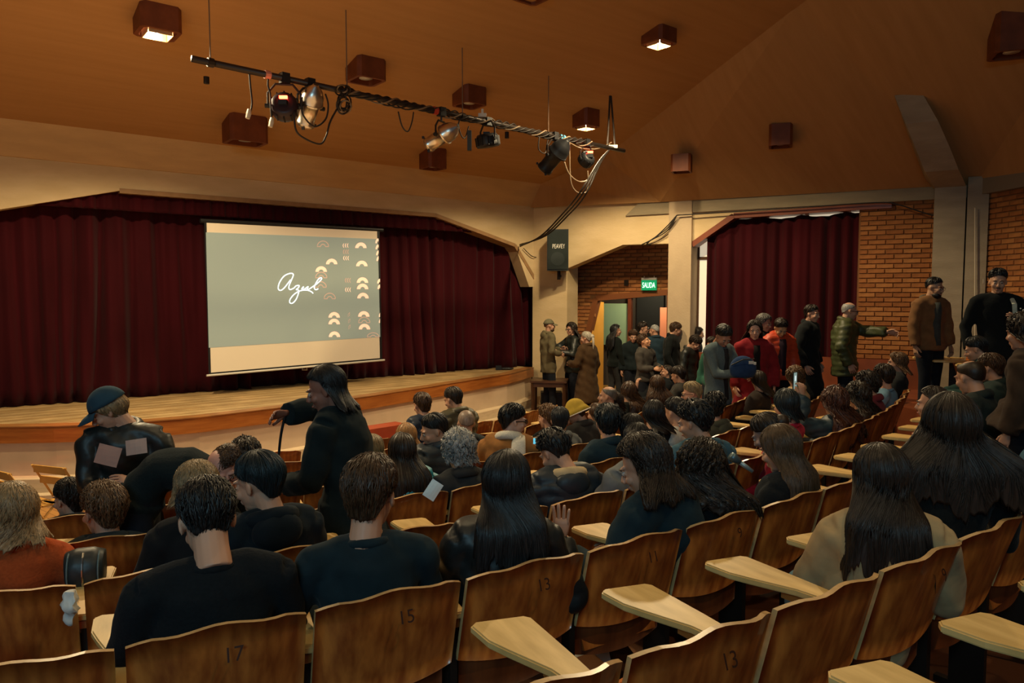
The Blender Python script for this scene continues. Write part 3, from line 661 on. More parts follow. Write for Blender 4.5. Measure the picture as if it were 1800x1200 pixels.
o = build(MB().box(pp(pt(825))-UP*0.30, (0.055, 0.07, 0.26)), 'dimmer_box', mat('dimmer', (0.03, 0.032, 0.028), 0.5)); tag(o, 'slim dark grey dimmer box hanging under the pipe beside the middle silver can', 'dimmer')
o = build(MB().box(pp(pt(848), 0.07), (0.11, 0.06, 0.05)).box(pp(pt(848), 0.12), (0.03, 0.03, 0.07)), 'plug_adapter', mat('plug_white', (0.6, 0.58, 0.5), 0.5)); tag(o, 'white plug adapter sitting on top of the pipe', 'plug')
o = build(MB().box(pp(pt(1078), 0.03), (0.13, 0.07, 0.05)), 'plug_adapter', mat('plug_white', (0.6, 0.58, 0.5), 0.5)); tag(o, 'white plug block taped on the right end of the pipe', 'plug')
# cables along and below the pipe
M_cab = mat('black_cable', (0.02, 0.015, 0.012), 0.5); M_cabg = mat('grey_cable', (0.20, 0.14, 0.085), 0.6)
for k in range(4):
    P = []
    for i in range(60):
        t = pt(600)+(pt(1040)-pt(600))*i/59; a = i*0.9+k*1.6
        P.append(pp(t, 0.045*math.sin(a)-0.005+0.012*math.sin(i*0.37+k), 0.045*math.cos(a)))
    cable('pipe_cable', P, 0.010, M_cab if k < 3 else M_cabg, res=2, label=['thick black cable wound along the pipe', 'second black cable twisted around the pipe', 'thin black cable spiralling along the pipe', 'pale cord wrapped in loops around the pipe'][k], cat='cable', group='cables on the pipe')
def dang(name, pts, r, m, label): return cable(name, pts, r, m, label=label, cat='cable', group='hanging cables')
def hp(x, y, dn=0.0): 
    return onplane(x, y, pp(0.5, 0, dn), Vector((-pd.y, pd.x, 0)))
def plug(x, y, label): 
    o = build(MB().tube([hp(x, y-8), hp(x-1, y), hp(x-3, y+8)], [0.02, 0.028, 0.024], n=8), 'cable_plug', mat('plug_grey', (0.45, 0.40, 0.33), 0.5)); tag(o, label, 'plug')
dang('hanging_cable', [hp(438, 124), hp(440, 150), hp(443, 180), hp(440, 198)], 0.010, M_cab, 'short black cable with a plug hanging left of the LED light'); plug(438, 200, 'grey plug at the end of the leftmost hanging cable')
dang('hanging_cable', [hp(472, 135), hp(471, 150), hp(475, 165), hp(476, 190), hp(478, 212)], 0.010, M_cab, 'black cable with a plug hanging from the pink tape'); plug(478, 215, 'grey plug dangling beside the red-lit LED light')
dang('hanging_cable', [hp(517, 195, .12), hp(520, 228, .12), hp(535, 243, .12), hp(562, 253, .12), hp(573, 240, .12), hp(580, 215, .12), hp(592, 192, .12)], 0.011, M_cab, 'long black cable looping under the left silver can')
dang('hanging_cable', [hp(531, 170, .12), hp(532, 200, .12), hp(552, 222, .12), hp(572, 210, .12), hp(577, 185, .12), hp(572, 165, .1)], 0.010, M_cab, 'thin black loop of cable hanging in front of the left silver can')
rr = random.Random(4)
co = empty('cable_coil', pp(pt(606)), 0, 'tangled coil of black cable bundled on the pipe beside the left silver can', 'cable')
for k in range(9):
    cx_, cy_ = (604+rr.uniform(-4, 4), (160 if k < 3 else 184)+rr.uniform(-5, 5)); ra, rb = rr.uniform(7, 12), rr.uniform(9, 16) if k >= 3 else rr.uniform(6, 10)
    P = [hp(cx_+ra*math.cos(a), cy_+rb*math.sin(a), 0.08+0.03*math.sin(a*2+k))-co.location for a in np.linspace(0, 2*math.pi, 13)]
    cable('loop', P, 0.010, M_cab if k % 4 else M_cabg, co, 3)
dang('hanging_cable', [hp(700, 196), hp(707, 222), hp(717, 231), hp(724, 215), hp(727, 197)], 0.009, M_cab, 'black cable drooping in a V under the pipe, right of the coil')
dang('hanging_cable', [hp(809, 206), hp(806, 222), hp(812, 240), hp(818, 241), hp(824, 222)], 0.009, M_cab, 'small black loop between the silver can and the dimmer box')
dang('hanging_cable', [hp(948, 240), hp(947, 262), hp(958, 269), hp(962, 250), hp(964, 240)], 0.009, M_cab, 'small black loop left of the large black can')
dang('hanging_cable', [hp(1001, 248), hp(1002, 300), hp(1005, 325), hp(1015, 338), hp(1030, 338), hp(1034, 322), hp(1033, 300)], 0.010, M_cabg, 'grey cable hanging in a long loop between the two right lights')
dang('hanging_cable', [hp(992, 285), hp(1000, 305), hp(1015, 318), hp(1030, 318), hp(1042, 305), hp(1050, 290)], 0.011, M_cabg, 'pale cable sagging below the large black can')
dang('hanging_cable', [hp(1000, 250), hp(1020, 260), hp(1045, 262), hp(1062, 257), hp(1075, 250)], 0.008, M_cabg, 'thin pale cord swagged under the right end of the pipe')
cor = onplane(914, 433, LW+LN*0.08, LN)
for k in range(3):
    q = pp(pt(1072), -0.02); A = hp(1052+k*2, 285); B = hp(1018+k*5, 340+k*2)
    dang('feed_cable', [q, A, B, at(985+k*6, 380, 13.2), at(950+k*4, 415, 14.0), cor+Vector((0, 0, 0.02*k))], 0.014, M_cab, ['thick black feed cable swooping from the pipe end to the stage corner', 'second black feed cable running beside it down to the stage corner', 'thin outer feed cable of the bundle down to the stage corner'][k])
cA = onplane(1190, 378, RW+RN*0.16, RN); 
for k in range(3):
    dang('wall_cable', [cA, onplane(1172, 398+k*4, RW+RN*0.12, RN), onplane(1150-k*6, 418+k*4, RW+RN*0.1, RN), onplane(1128+k*8, 430, RW+RN*0.02, RN)], 0.012, M_cab, ['upper of three black cables sagging left of the exit column', 'middle of three black cables sagging left of the exit column', 'lowest of three black cables sagging left of the exit column'][k])
dang('wall_cable', [cA]+[onplane(x, y, RW+RN*0.13, RN) for x, y in ((1260, 374), (1400, 365), (1540, 356), (1580, 360), (1640, 378), (1680, 375))], 0.012, M_cab, 'black cable running along the right beam from the column to the bent rib')
dang('wall_cable', [onplane(x, y, LW+LN*0.06, LN) for x, y in ((920, 436), (935, 450), (948, 452), (957, 450))], 0.009, M_cab, 'short cable loop on the wall left of the loudspeaker')
# ---- loudspeaker
s0_ = onplane(982, 440, RW+RN*0.30, RN); sp = empty('loudspeaker', s0_, math.radians(-10), 'black loudspeaker mounted high on the pillar right of the stage', 'loudspeaker')
m_ = MB().prism([(-0.22, -0.17), (0.22, -0.17), (0.15, 0.2), (-0.15, 0.2)], (0, 0, -0.42), (1, 0, 0), (0, 1, 0), (0, 0, 1), 0.84); build(m_, 'cabinet', mat('speaker_black', (0.013, 0.018, 0.018), 0.6), sp)
build(MB().box((0, -0.178, 0.0), (0.40, 0.015, 0.78)), 'grille', mat('speaker_grille', (0.015, 0.022, 0.021), 0.75, scale=200, bump=0.5), sp)
build(MB().tube([(0, -0.19, -0.18), (0, -0.186, -0.18)], 0.14, n=24), 'woofer', mat('woofer', (0.02, 0.028, 0.027), 0.7), sp)
tm = text_mesh('PEAVEY', 0.085); t_ = link('logo', tm, mat('logo_white', (0.7, 0.68, 0.6), 0.5), sp); t_.location = (0.02, -0.19, 0.07); t_.rotation_euler = (math.pi/2, 0, 0); t_.scale = (0.9, 1.5, 1)
build(MB().tube([(0, 0.05, -0.42), (0, 0.05, -0.60)], 0.035, n=8).box((0, 0.2, -0.52), (0.05, 0.35, 0.05)), 'bracket', M_iron, sp)
# ---- exit sign
sg0 = onplane(1141, 501, AW+RN*0.10, RN); sg = empty('exit_sign', sg0, math.atan2(RD.y, RD.x), 'green illuminated exit sign reading SALIDA above the doorway', 'sign')
k_ = sg0.y/F
build(MB().box((0, 0, 0), (27*k_, 0.05, 18*k_)), 'sign_panel', mat('sign_green', (0.0, 0.26, 0.10), 0.5, emit=0.42), sg)
build(MB().box((0, 0, 11*k_), (27*k_, 0.06, 4*k_)), 'sign_housing', mat('sign_housing', (0.45, 0.42, 0.36), 0.5), sg)
t_ = link('lettering', text_mesh('SALIDA', 11.5*k_, 0.0), mat('sign_letters', (0.55, 1.0, 0.75), 0.5, emit=1.6), sg); t_.location = (0, -0.03, -0.5*k_); t_.rotation_euler = (math.pi/2, 0, 0); t_.scale = (0.62, 1.15, 1)
for s_ in (-1, 1): build(MB().tube([(s_*9*k_, 0, 13*k_), (s_*9*k_, 0, 16*k_)], 0.012, n=6), 'sign_hanger', M_steel, sg)
# thermostat / switch plates
q = onplane(1101, 497, AW+RN*0.04, RN); o = build(MB().box(q, (0.09, 0.04, 0.12), math.atan2(RD.y, RD.x)), 'junction_box', M_iron); tag(o, 'small dark junction box on the brick left of the exit sign', 'box')
q = onplane(1726, 494, SW+SN*0.04, SN); o = build(MB().box(q, (0.02, 0.10, 0.075)), 'wall_switch', mat('switch_plate', (0.5, 0.45, 0.36), 0.5)); tag(o, 'cream switch plate on the brick wall left of the standing man with a moustache', 'switch')
# ---- things on and by the stage
q = onz(890, 650, SZ); o = build(MB().ell(q+UP*0.03, (0.16, 0.05, 0.03), 12, 6, Matrix.Rotation(0.1, 3, 'Z')).box(q+Vector((-0.16, 0, 0.05)), (0.12, 0.09, 0.09)), 'stage_adapter', M_black, smooth=False); tag(o, 'small black cable adapter lying on the stage floor near its right end', 'adapter')
q = onz(926, 639, SZ)-LD*0.12; cl = empty('cable_heap', q, 0, 'heap of black cables at the right corner of the stage', 'cable')
for k in range(6):
    cable('loop', [(0.22*math.cos(a+k)*(1+0.1*k), 0.15*math.sin(a+k), 0.03+0.05*k*abs(math.sin(a*1.5))) for a in np.linspace(0, 6, 9)], 0.012, M_cab, cl, 3)
# table beside the stage
TX = at(966, 668, 14.7); TX.z = 0; tb = empty('side_table', TX, math.radians(-8), 'dark brown wooden table standing between the stage corner and the standing group', 'table')
build(MB().box((0, 0, 0.76), (0.72, 0.62, 0.035)), 'tabletop', M_darkwood, tb); build(MB().box((0, 0, 0.70), (0.66, 0.56, 0.09)), 'apron', M_darkwood, tb)
for sx in (-1, 1):
    for sy in (-1, 1): build(MB().tube([(sx*0.31, sy*0.26, 0.0), (sx*0.31, sy*0.26, 0.74)], [0.028, 0.036], n=4), 'leg', M_darkwood, tb)
o = build(MB().box(TX+Vector((0.05, 0.25, 0.25)), (0.42, 0.35, 0.5)), 'amplifier', mat('amp', (0.012, 0.012, 0.013), 0.6)); tag(o, 'black amplifier box standing on the floor under the side table', 'amplifier')
# ---- folding chairs at the front
def folding_chair(x, y, Y, rz, label):
    p = at(x, y, Y); p.z = floor_z(p.x, p.y); e = empty('folding_chair', p, math.radians(rz), label, 'chair', 'wooden folding chairs at the front')
    m1 = mat('folding_wood', (0.62, 0.33, 0.08), 0.4, scale=5, amt=0.2)
    for s in (-1, 1):
        build(MB().tube([(s*0.21, 0.28, 0), (s*0.21, -0.20, 0.84)], 0.02, 0.012, n=4), 'leg', m1, e); build(MB().tube([(s*0.18, -0.22, 0), (s*0.18, 0.22, 0.45)], 0.02, 0.012, n=4), 'leg', m1, e)
    for z_, yy in ((0.80, -0.18), (0.68, -0.12)): build(MB().box((0, yy, z_), (0.42, 0.018, 0.07)), 'back_slat', m1, e)
    for k in range(5): build(MB().box((0, -0.12+k*0.085, 0.45), (0.38, 0.07, 0.018)), 'seat_slat', m1, e)
    build(MB().tube([(-0.2, 0.17, 0.18), (0.2, 0.17, 0.18)], 0.012, n=6), 'stretcher', m1, e)
folding_chair(38, 900, 7.0, -30, 'pale wooden folding chair in front of the stage at the far left')
folding_chair(990, 760, 10.6, -60, 'orange wooden folding chair between the man with glasses and the side table')
folding_chair(120, 880, 7.2, -20, 'pale wooden folding chair behind the curly dark head at the left')

# ================================================================== AUDITORIUM SEATS
def panel(hw, z0, z1, y0, y1, curve, cut, th, dip=0.0, nu=15, nv=5, taper=0.0):
    V = []; 
    for side in (0, 1):
        for j in range(nv+1):
            v = j/nv
            for i in range(nu+1):
                u = -1+2*i/nu; hwj = hw*(1-taper*(1-v)); au = abs(u)
                zt_ = z1-cut*max(0, (au-0.70)/0.30)**1.3+0.006*math.cos(u*4.2); zb = z0-dip*(1-u*u)
                z = zb+(zt_-zb)*v; y = y0+(y1-y0)*v+curve*u*u*(0.55+0.45*v)+0.012*v*math.cos(u*6.0)
                V.append((u*hwj, y+(th if side else 0), z))
    n = nu+1; N = n*(nv+1); Fs = []
    for j in range(nv):
        for i in range(nu):
            a = j*n+i; Fs.append((a, a+1, a+n+1, a+n)); Fs.append((N+a, N+a+n, N+a+n+1, N+a+1))
    rim = [i for i in range(n)]+[j*n+nu for j in range(1, nv+1)]+[nv*n+i for i in range(nu-1, -1, -1)]+[j*n for j in range(nv-1, 0, -1)]
    E = []
    for a, b in zip(rim, rim[1:]+rim[:1]): E.append((a, b, N+b, N+a))
    return V, Fs, E
def panel_obj_mesh(args, m_face, m_edge):
    V, Fs, E = panel(*args); mb = MB().add(V, [tuple(reversed(f)) for f in Fs]+[tuple(reversed(f)) for f in E]); me = mb.mesh('backrest')
    me.materials.append(m_face); me.materials.append(m_edge)
    for i, p in enumerate(me.polygons): p.material_index = 1 if i >= len(Fs) else 0; p.use_smooth = i < len(Fs)
    return me
ME_back = panel_obj_mesh((0.257, 0.50, 0.865, 0.03, -0.09, 0.050, 0.030, 0.018, 0.03), M_seat, M_edge)
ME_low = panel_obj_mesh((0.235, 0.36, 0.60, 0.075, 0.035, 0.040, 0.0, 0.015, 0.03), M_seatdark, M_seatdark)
mb = MB(); V = []
def seat_pan(tilt):
    mb = MB(); c_, s_ = math.cos(tilt), math.sin(tilt); pol = []; ln_ = 0.40 if tilt < 1 else 0.31; hz = 0.43 if tilt < 1 else 0.37
    for i in range(7): u = -1+i/3.0; pol.append((u*0.225, ln_-0.05*u*u))
    pol += [(0.20, 0.0), (-0.20, 0.0)]
    P = []
    for z in (0.0, 0.02):
        for x, y in pol: P.append((x, 0.09+y*c_-z*s_, hz+y*s_+z*c_-0.01*math.cos(x*8)))
    n = len(pol); return mb.add(P, [tuple(range(n))[::-1], tuple(range(n, 2*n))]+[(i, (i+1) % n, n+(i+1) % n, n+i) for i in range(n)]).mesh('seat')
ME_down = seat_pan(0.10); ME_up = seat_pan(1.25)
for m_ in (ME_down, ME_up): m_.materials.append(M_seat)
mb = MB().box((0.272, 0.06, 0.02), (0.035, 0.42, 0.03)).box((0.272, 0.14, 0.32), (0.028, 0.14, 0.60)); ME_side = mb.mesh('side_frame'); ME_side.materials.append(M_iron)
mb = MB().prism([(0.252, 0.06), (0.292, 0.06), (0.292, 0.34), (0.252, 0.34)], (0, 0, 0.625), (1, 0, 0), (0, 1, 0), (0, 0, 1), 0.03); ME_arm = mb.mesh('armrest'); ME_arm.materials.append(M_wood)
tabp = [(0.248, 0.05), (0.312, 0.04), (0.335, 0.30), (0.352, 0.575), (0.335, 0.60), (0.175, 0.635), (0.150, 0.615), (0.152, 0.50), (0.175, 0.42), (0.228, 0.26)]
mb = MB().prism(tabp, (0, 0, 0.662), (1, 0, 0), (0, 1, 0), (0, 0, 1), 0.026); ME_tab = mb.mesh('writing_tablet'); ME_tab.materials.append(M_tab)
bm = bmesh.new(); bm.from_mesh(ME_tab); bmesh.ops.bevel(bm, geom=[e_ for e_ in bm.edges if abs(e_.verts[0].co.z-e_.verts[1].co.z) < 1e-4], offset=0.005, segments=2, affect='EDGES'); bm.to_mesh(ME_tab); bm.free()
SEATS = []
def seat_pos(k, ang): 
    r = radius(k)-0.09; a = math.radians(ang); return Vector((O.x+r*math.cos(a), O.y+r*math.sin(a), 0))
def make_seat(p, face, z, label, number=None, occupied=False, grp='plywood auditorium seats'):
    e = empty('auditorium_seat', (p.x, p.y, z), face-math.pi/2, label, 'seat', grp)
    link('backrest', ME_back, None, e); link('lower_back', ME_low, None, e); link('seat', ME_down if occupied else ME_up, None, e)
    link('side_frame', ME_side, None, e); link('armrest', ME_arm, None, e); link('writing_tablet', ME_tab, None, e)
    if number:
        t = link('seat_number', text_mesh(number, 0.062), mat('burnt_number', (0.035, 0.010, 0.004), 0.6), e)
        t.location = (0.03, -0.086, 0.775); t.rotation_euler = (math.radians(90-18), 0, 0)
    return e
ORD = ['', 'first', 'second', 'third', 'fourth', 'fifth', 'sixth', 'seventh', 'eighth', 'ninth', 'tenth', 'eleventh', 'twelfth', 'thirteenth', 'fourteenth', 'fifteenth', 'sixteenth', 'seventeenth', 'eighteenth', 'nineteenth', 'twentieth']
ROWN = {-2: 'bottom edge', -1: 'nearest', 0: 'second nearest', 1: 'third nearest', 2: 'fourth nearest', 3: 'fifth nearest', 4: 'third from front', 5: 'second from front', 6: 'front'}
SPEC = {-2: (-59.0, -2, 3), -1: (-59.0, -1, 6), 0: (-58.95, -4, 13), 1: (-61.5+0.0, -2, 14), 2: (-62.3, -2, 14), 3: (-63.2, -1, 13), 4: (-60.5, -1, 11), 5: (-60.8, 0, 10), 6: (-60.0, 1, 9)}
USED = set()
def place_rows(occ):
    nums = {(0, 1): '17', (0, 2): '15', (0, 3): '13', (0, 4): '11', (0, 5): '9', (1, 2): '15', (-1, 0): '13', (-1, 2): '9'}
    spec = SPEC
    for k, (a0_, i0, i1) in spec.items():
        r = radius(k); st = math.degrees(0.545/r); z = max(0.0, (r-9.95)*0.1225); cnt = 0
        for i in range(i0, i1+1):
            ang = a0_+st*i
            if ang > -30.5: break
            p = seat_pos(k, ang); cnt += 1
            num = None
            if k == 0 and -2 <= i <= 2: num = {-2: '17', -1: '15', 0: '13', 1: '11', 2: '9'}[i]
            if k == 1 and i == 0: num = '15'
            if k == -1 and i in (0, 2): num = {0: '13', 2: '9'}[i]
            who = None
            for (q, short) in occ:
                if (Vector((q[0], q[1], 0))-p).length < 0.26: who = short; break
            lab = 'plywood seat occupied by %s' % who if who else 'empty varnished plywood seat, %s from the left in the %s row' % (ORD[cnt], ROWN[k])
            if num: lab = ('plywood seat numbered %s, occupied by %s' % (num, who)) if who else ('empty plywood seat marked %s in the %s row' % (num, ROWN[k]))
            lab = ' '.join(lab.split()[:16])
            f = math.atan2(O.y-p.y, O.x-p.x)
            make_seat(p, f, z, lab, num, bool(who))

q = onplane(500, 187, pp(pt(500)), Vector((-pd.y, pd.x, 0)))
lamp('SPOT', 'red_led_beam', q+Vector((-.25, .1, -.25)), at(105, 760, 8.9), 260, (1.0, 0.06, 0.02), spot_size=math.radians(9), spot_blend=1.0, shadow_soft_size=0.05)
# ================================================================== PEOPLE
JOBS = []
def remesh_obj(mb, name, m, parent, vox, post=None, it=2):
    o = build(mb, name, m, parent, smooth=True)
    r = o.modifiers.new('r', 'REMESH'); r.mode = 'VOXEL'; r.voxel_size = vox; r.use_smooth_shade = True
    s = o.modifiers.new('s', 'SMOOTH'); s.factor = 0.5; s.iterations = it
    JOBS.append((o, post)); return o
def mesh_arrays(me):
    V = np.empty(len(me.vertices)*3); me.vertices.foreach_get('co', V); V = V.reshape(-1, 3)
    n = len(me.polygons); lt = np.empty(n, int); me.polygons.foreach_get('loop_total', lt)
    lv = np.empty(len(me.loops), int); me.loops.foreach_get('vertex_index', lv); return V, lt, lv
def from_arrays(name, parts, m):
    Vs, lts, lvs = [], [], []; o = 0
    for V, lt, lv in parts: Vs.append(V); lts.append(lt); lvs.append(lv+o); o += len(V)
    V = np.vstack(Vs); lt = np.concatenate(lts); lv = np.concatenate(lvs)
    me = bpy.data.meshes.new(name); me.vertices.add(len(V)); me.vertices.foreach_set('co', V.ravel())
    me.loops.add(len(lv)); me.loops.foreach_set('vertex_index', lv); me.polygons.add(len(lt))
    me.polygons.foreach_set('loop_start', np.concatenate([[0], np.cumsum(lt)[:-1]]))
    me.update(calc_edges=True); me.validate(); me.materials.append(m); me.shade_smooth(); return me
def finish_jobs():
    dg = bpy.context.evaluated_depsgraph_get(); dg.update()
    for o, post in JOBS:
        me = bpy.data.meshes.new_from_object(o.evaluated_get(dg)); m = o.data.materials[0] if o.data.materials else None
        if post:
            V, lt, lv = mesh_arrays(me)
            nrm = np.empty(len(me.vertices)*3); me.vertices.foreach_get('normal', nrm); nrm = nrm.reshape(-1, 3)
            parts = post(V, nrm, lt, lv); old = me; me = from_arrays(o.name, parts, m); bpy.data.meshes.remove(old)
        else: me.shade_smooth()
        o.modifiers.clear(); od = o.data; o.data = me; bpy.data.meshes.remove(od)
    JOBS.clear()
# ---- head template
def head_mb():
    b = MB(); rot = Matrix.Rotation
    b.ell((0, -.016, .030), (.075, .094, .087), 24, 16); b.ell((0, .022, -.030), (.061, .070, .078), 20, 14)
    b.ell((0, .060, -.096), (.027, .024, .021), 12, 8); b.ell((0, .030, -.080), (.046, .052, .032), 14, 8)
    for s in (-1, 1):
        b.ell((s*.030, .078, .026), (.026, .014, .008), 10, 6); b.ell((s*.038, .064, -.030), (.024, .024, .022), 10, 8)
        b.ell((s*.011, .104, -.034), (.008, .009, .007), 8, 6)
        b.ell((s*.077, -.006, -.008), (.008, .018, .030), 10, 8, rot(s*.35, 3, 'Z')@rot(.15, 3, 'X'))
        b.ell((s*.030, .080, .001), (.015, .010, .008), 8, 6)
    b.tube([(0, .084, .018), (0, .098, -.005), (0, .112, -.030), (0, .100, -.040)], [.007, .009, .013, .009], n=8)
    b.ell((0, .090, -.062), (.022, .010, .0065), 10, 6); b.ell((0, .087, -.073), (.018, .010, .007), 10, 6)
    b.tube([(0, -.020, -.03), (0, -.030, -.10), (0, -.040, -.175)], [.055, .052, .056], n=14)
    return b
HT = {}
for key, vx in (('near', .0052), ('far', .0085)):
    o = remesh_obj(head_mb(), 'tmp_head', skin(), None, vx, None, 2); HT[key] = o
finish_jobs()
for k in list(HT): o = HT[k]; HT[k] = mesh_arrays(o.data); bpy.data.objects.remove(o)
def hand_parts(side, spread=0.25, curl=0.35, thumb=0.8):
    # y along the fingers, x across (thumb on +x*side), palm normal -z
    b = MB(); sx = side
    b.tube([(0, -.02, 0), (0, .0, 0), (sx*.002, .03, 0), (0, .065, 0), (0, .088, -.002)], [.024, .027, .038, .041, .036], [.019, .017, .015, .013, .009], side=(1, 0, 0), n=10)
    fl = [(.030, .070, .0085), (.010, .080, .009), (-.011, .074, .0085), (-.030, .058, .0075)]
    for i, (x, ln, r) in enumerate(fl):
        a = spread*(x/.03)*0.35; p = Vector((sx*x, .080, -.001)); pts = [p-Vector((0, .02, 0)), p.copy()]; cu = 0.0
        for s_ in (.42, .32, .26):
            cu += curl; d = Vector((sx*math.sin(a)*math.cos(cu), math.cos(a)*math.cos(cu), -math.sin(cu))); p = p+d*ln*s_; pts.append(p.copy())
        b.tube(pts, [r, r*1.05, r, r*.92, r*.72], n=7)
    p = Vector((sx*.026, .012, -.004)); d1 = Vector((sx*.70*thumb, .70, -.22)).normalized(); d2 = Vector((sx*.40*thumb, .88, -.30)).normalized()
    b.tube([p-d1*.012, p+d1*.030, p+d1*.034+d2*.026, p+d1*.034+d2*.048], [.013, .0125, .0105, .008], n=7)
    V = np.vstack(b.V); lt = np.array([len(f) for f in b.F]); lv = np.array([i for f in b.F for i in f]); return V, lt, lv
def smoothstep(a, b, x): t = np.clip((x-a)/(b-a), 0, 1); return t*t*(3-2*t)
class Hair:
    def __init__(s, kind, L, seed, R, rv, fv, hs, th, back=0.16, spread=1.0):
        s.kind = kind; s.L = L; s.R = R; s.rv = rv; s.fv = fv; s.hs = hs; s.th = th; s.rs = np.random.RandomState(seed); s.ph = s.rs.rand(12)*6.28; s.back = back; s.spread = spread
        s.curly = {'curlyshort': 1.0, 'curlylong': 1.0, 'wavy': 0.45, 'mess': 0.5}.get(kind, 0.0)
        s.cap = False; s.wa = (42, 72); s.phs = 0.0; s.nape = {'buzz': .03, 'bald': .03, 'spiky': .035, 'bun': .03}.get(kind, .055)
    # surface of the hair
    def S(s, al, tau, o):
        # al: angle from the front (+-pi at the back), tau along the strand, o extra offset
        aa = np.abs(al); fe = np.interp(aa, np.radians([0, 35, 62, 84, 108, 140, 180]), np.radians(s.fr))
        w_ = smoothstep(math.radians(s.wa[0]), math.radians(s.wa[1]), aa); sl = .1*(fe-s.phs); hl = s.L*w_*(1+0.12*np.sin(al*7+s.ph[9])+0.05*np.sin(al*19+s.ph[8])+.04*np.sin(al*47+s.ph[7])) if s.L > .05 else s.nape*smoothstep(math.radians(95), math.radians(135), aa); q = tau*(sl+hl); ph = s.phs+np.minimum(q/.1, fe-s.phs); d = np.maximum(0, q-sl)
        rad = np.array([.076, .097, .090])*s.hs; dirx, diry, dirz = np.sin(ph)*np.sin(al), np.sin(ph)*np.cos(al), np.cos(ph)
        x = (rad[0]+o)*dirx; y = (rad[1]+o)*diry-.015*s.hs; z = (rad[2]+o)*dirz+.03*s.hs
        P = np.stack([x, y, z], -1)@s.R.T
        # hanging part in body frame
        rr = P@s.rv; ff = P@s.fv; k = smoothstep(0, .15, d); k2 = smoothstep(.0, .35, d)
        tx = np.sin(al)*(.125+.10*s.curly*s.spread)*s.spread*(1+.25*k2); ty = -s.back-.03*np.abs(np.cos(al))-o*.6-.02*k2
        tyy = ty*(.62+.38*smoothstep(math.radians(65), math.radians(125), aa))
        if s.L <= .05: k = smoothstep(0, .09, d); tx = np.sin(al)*.062; tyy = -.088*np.ones_like(al)-o*.4
        nr = rr*(1-k)+tx*k; nf = ff*(1-k)+tyy*k
        zz = P[..., 2]-d
        return np.outer(nr.ravel(), s.rv).reshape(P.shape)+np.outer(nf.ravel(), s.fv).reshape(P.shape)+np.stack([0*zz, 0*zz, zz], -1)
    def mesh(s, near):
        na, nt = (120, 44) if near else (56, 22)
        if s.L < 0.05: nt = 26 if near else 14
        al = np.linspace(-math.pi, math.pi, na, endpoint=False); tau = np.linspace(0.0, 1, nt); A, T = np.meshgrid(al, tau); ph = s.ph
        rg = (.20*np.sin(A*17+ph[0]+T*2)+.16*np.sin(A*31+ph[1]-T*3)+.14*np.sin(A*53+ph[2]+T)+.12*np.sin(A*9+ph[3]+3*T))
        o = s.th*(1+rg*((0.34 if s.L > .05 else .62) if s.kind not in ('buzz', 'bald') else 0.10))
        if s.curly:
            f = 26 if near else 16
            o = o+s.th*s.curly*(.40*np.sin(A*f*.55+T*22+ph[4])*np.sin(T*f+A*5+ph[5])+.35*np.sin(A*f*.9-T*33+ph[6])+.2*s.rs.randn(*A.shape))
        o = o*(1-.82*smoothstep(.42, 1, T)*(s.L < .05)*(.6+.4*np.cos(A/2)**2 if s.curly < .9 else .75))
        if s.L > .05: o = o*(1-.35*smoothstep(.5, 1, T))+.006*np.sin(A*61+ph[7])*smoothstep(.7, 1, T)
        if s.cap: o = o*(.25+.75*smoothstep(.5, .75, T))
        P = s.S(A, T, o).reshape(-1, 3)
        I = s.S(A, T, o*0-.006).reshape(-1, 3) if s.L < .05 else s.S(A, T, o-.030).reshape(-1, 3)
        V = np.vstack([P, I]); N = na*nt; i, j = np.meshgrid(np.arange(nt-1), np.arange(na), indexing='ij'); i = i.ravel(); j = j.ravel(); k = (j+1) % na
        q = np.stack([i*na+j, (i+1)*na+j, (i+1)*na+k, i*na+k], 1); qi = q[:, ::-1]+N; j = np.arange(na); k = (j+1) % na; b = (nt-1)*na
        rim = np.stack([b+j, N+b+j, N+b+k, b+k], 1); rim0 = np.stack([j, k, N+k, N+j], 1); Q = np.vstack([q, qi, rim, rim0]); parts = [(V, np.full(len(Q), 4), Q.ravel())]
        nl = (1500 if near else 260) if s.kind not in ('buzz', 'bald') else 0
        if s.L < .05: nl = int(nl*0.8)
        if nl:
            m = 9; a0 = s.rs.uniform(-math.pi, math.pi, nl); ln = s.rs.uniform(.25, .6, nl); t0 = s.rs.uniform(0.02, 1, nl)*(1-ln*0.75); u = np.linspace(0, 1, m)
            cu = s.curly*(.10 if s.L > .05 else .04); Aa = a0[:, None]+.05*np.sin(u*4+a0[:, None]*9)+cu*np.sin(u*(20 if s.L > .05 else 9)+a0[:, None]*50)
            Tt = np.clip(t0[:, None]+ln[:, None]*u, 0, 1.04); oo = s.th*(.96+(.14 if s.L > .05 else .34)*s.rs.rand(nl)[:, None])*(1-.6*smoothstep(.5, 1, Tt)*(s.L < .05))+(s.curly*s.th*.38)*np.cos(u*(20 if s.L > .05 else 11)+a0[:, None]*31)+.004*u*s.rs.rand(nl)[:, None]
            if s.cap: oo = oo*(.2+.8*smoothstep(.5, .75, Tt))
            C = s.S(Aa, Tt, oo); r = (.0019 if near else .0042)*np.sin(np.clip(u*1.02+.12, 0, 1)*math.pi*.96+.05)[None, :]*np.ones((nl, 1))*(1.4 if s.curly else 1)
            T_ = np.gradient(C, axis=1); T_ /= np.linalg.norm(T_, axis=2)[..., None]+1e-9
            up = np.array([.3, .2, .93]); X = np.cross(T_, up); X /= np.linalg.norm(X, axis=2)[..., None]+1e-9; Y = np.cross(T_, X); rings = []
            for kk in range(3): an = kk*2.094; rings.append(C+(X*math.cos(an)+Y*math.sin(an))*r[..., None])
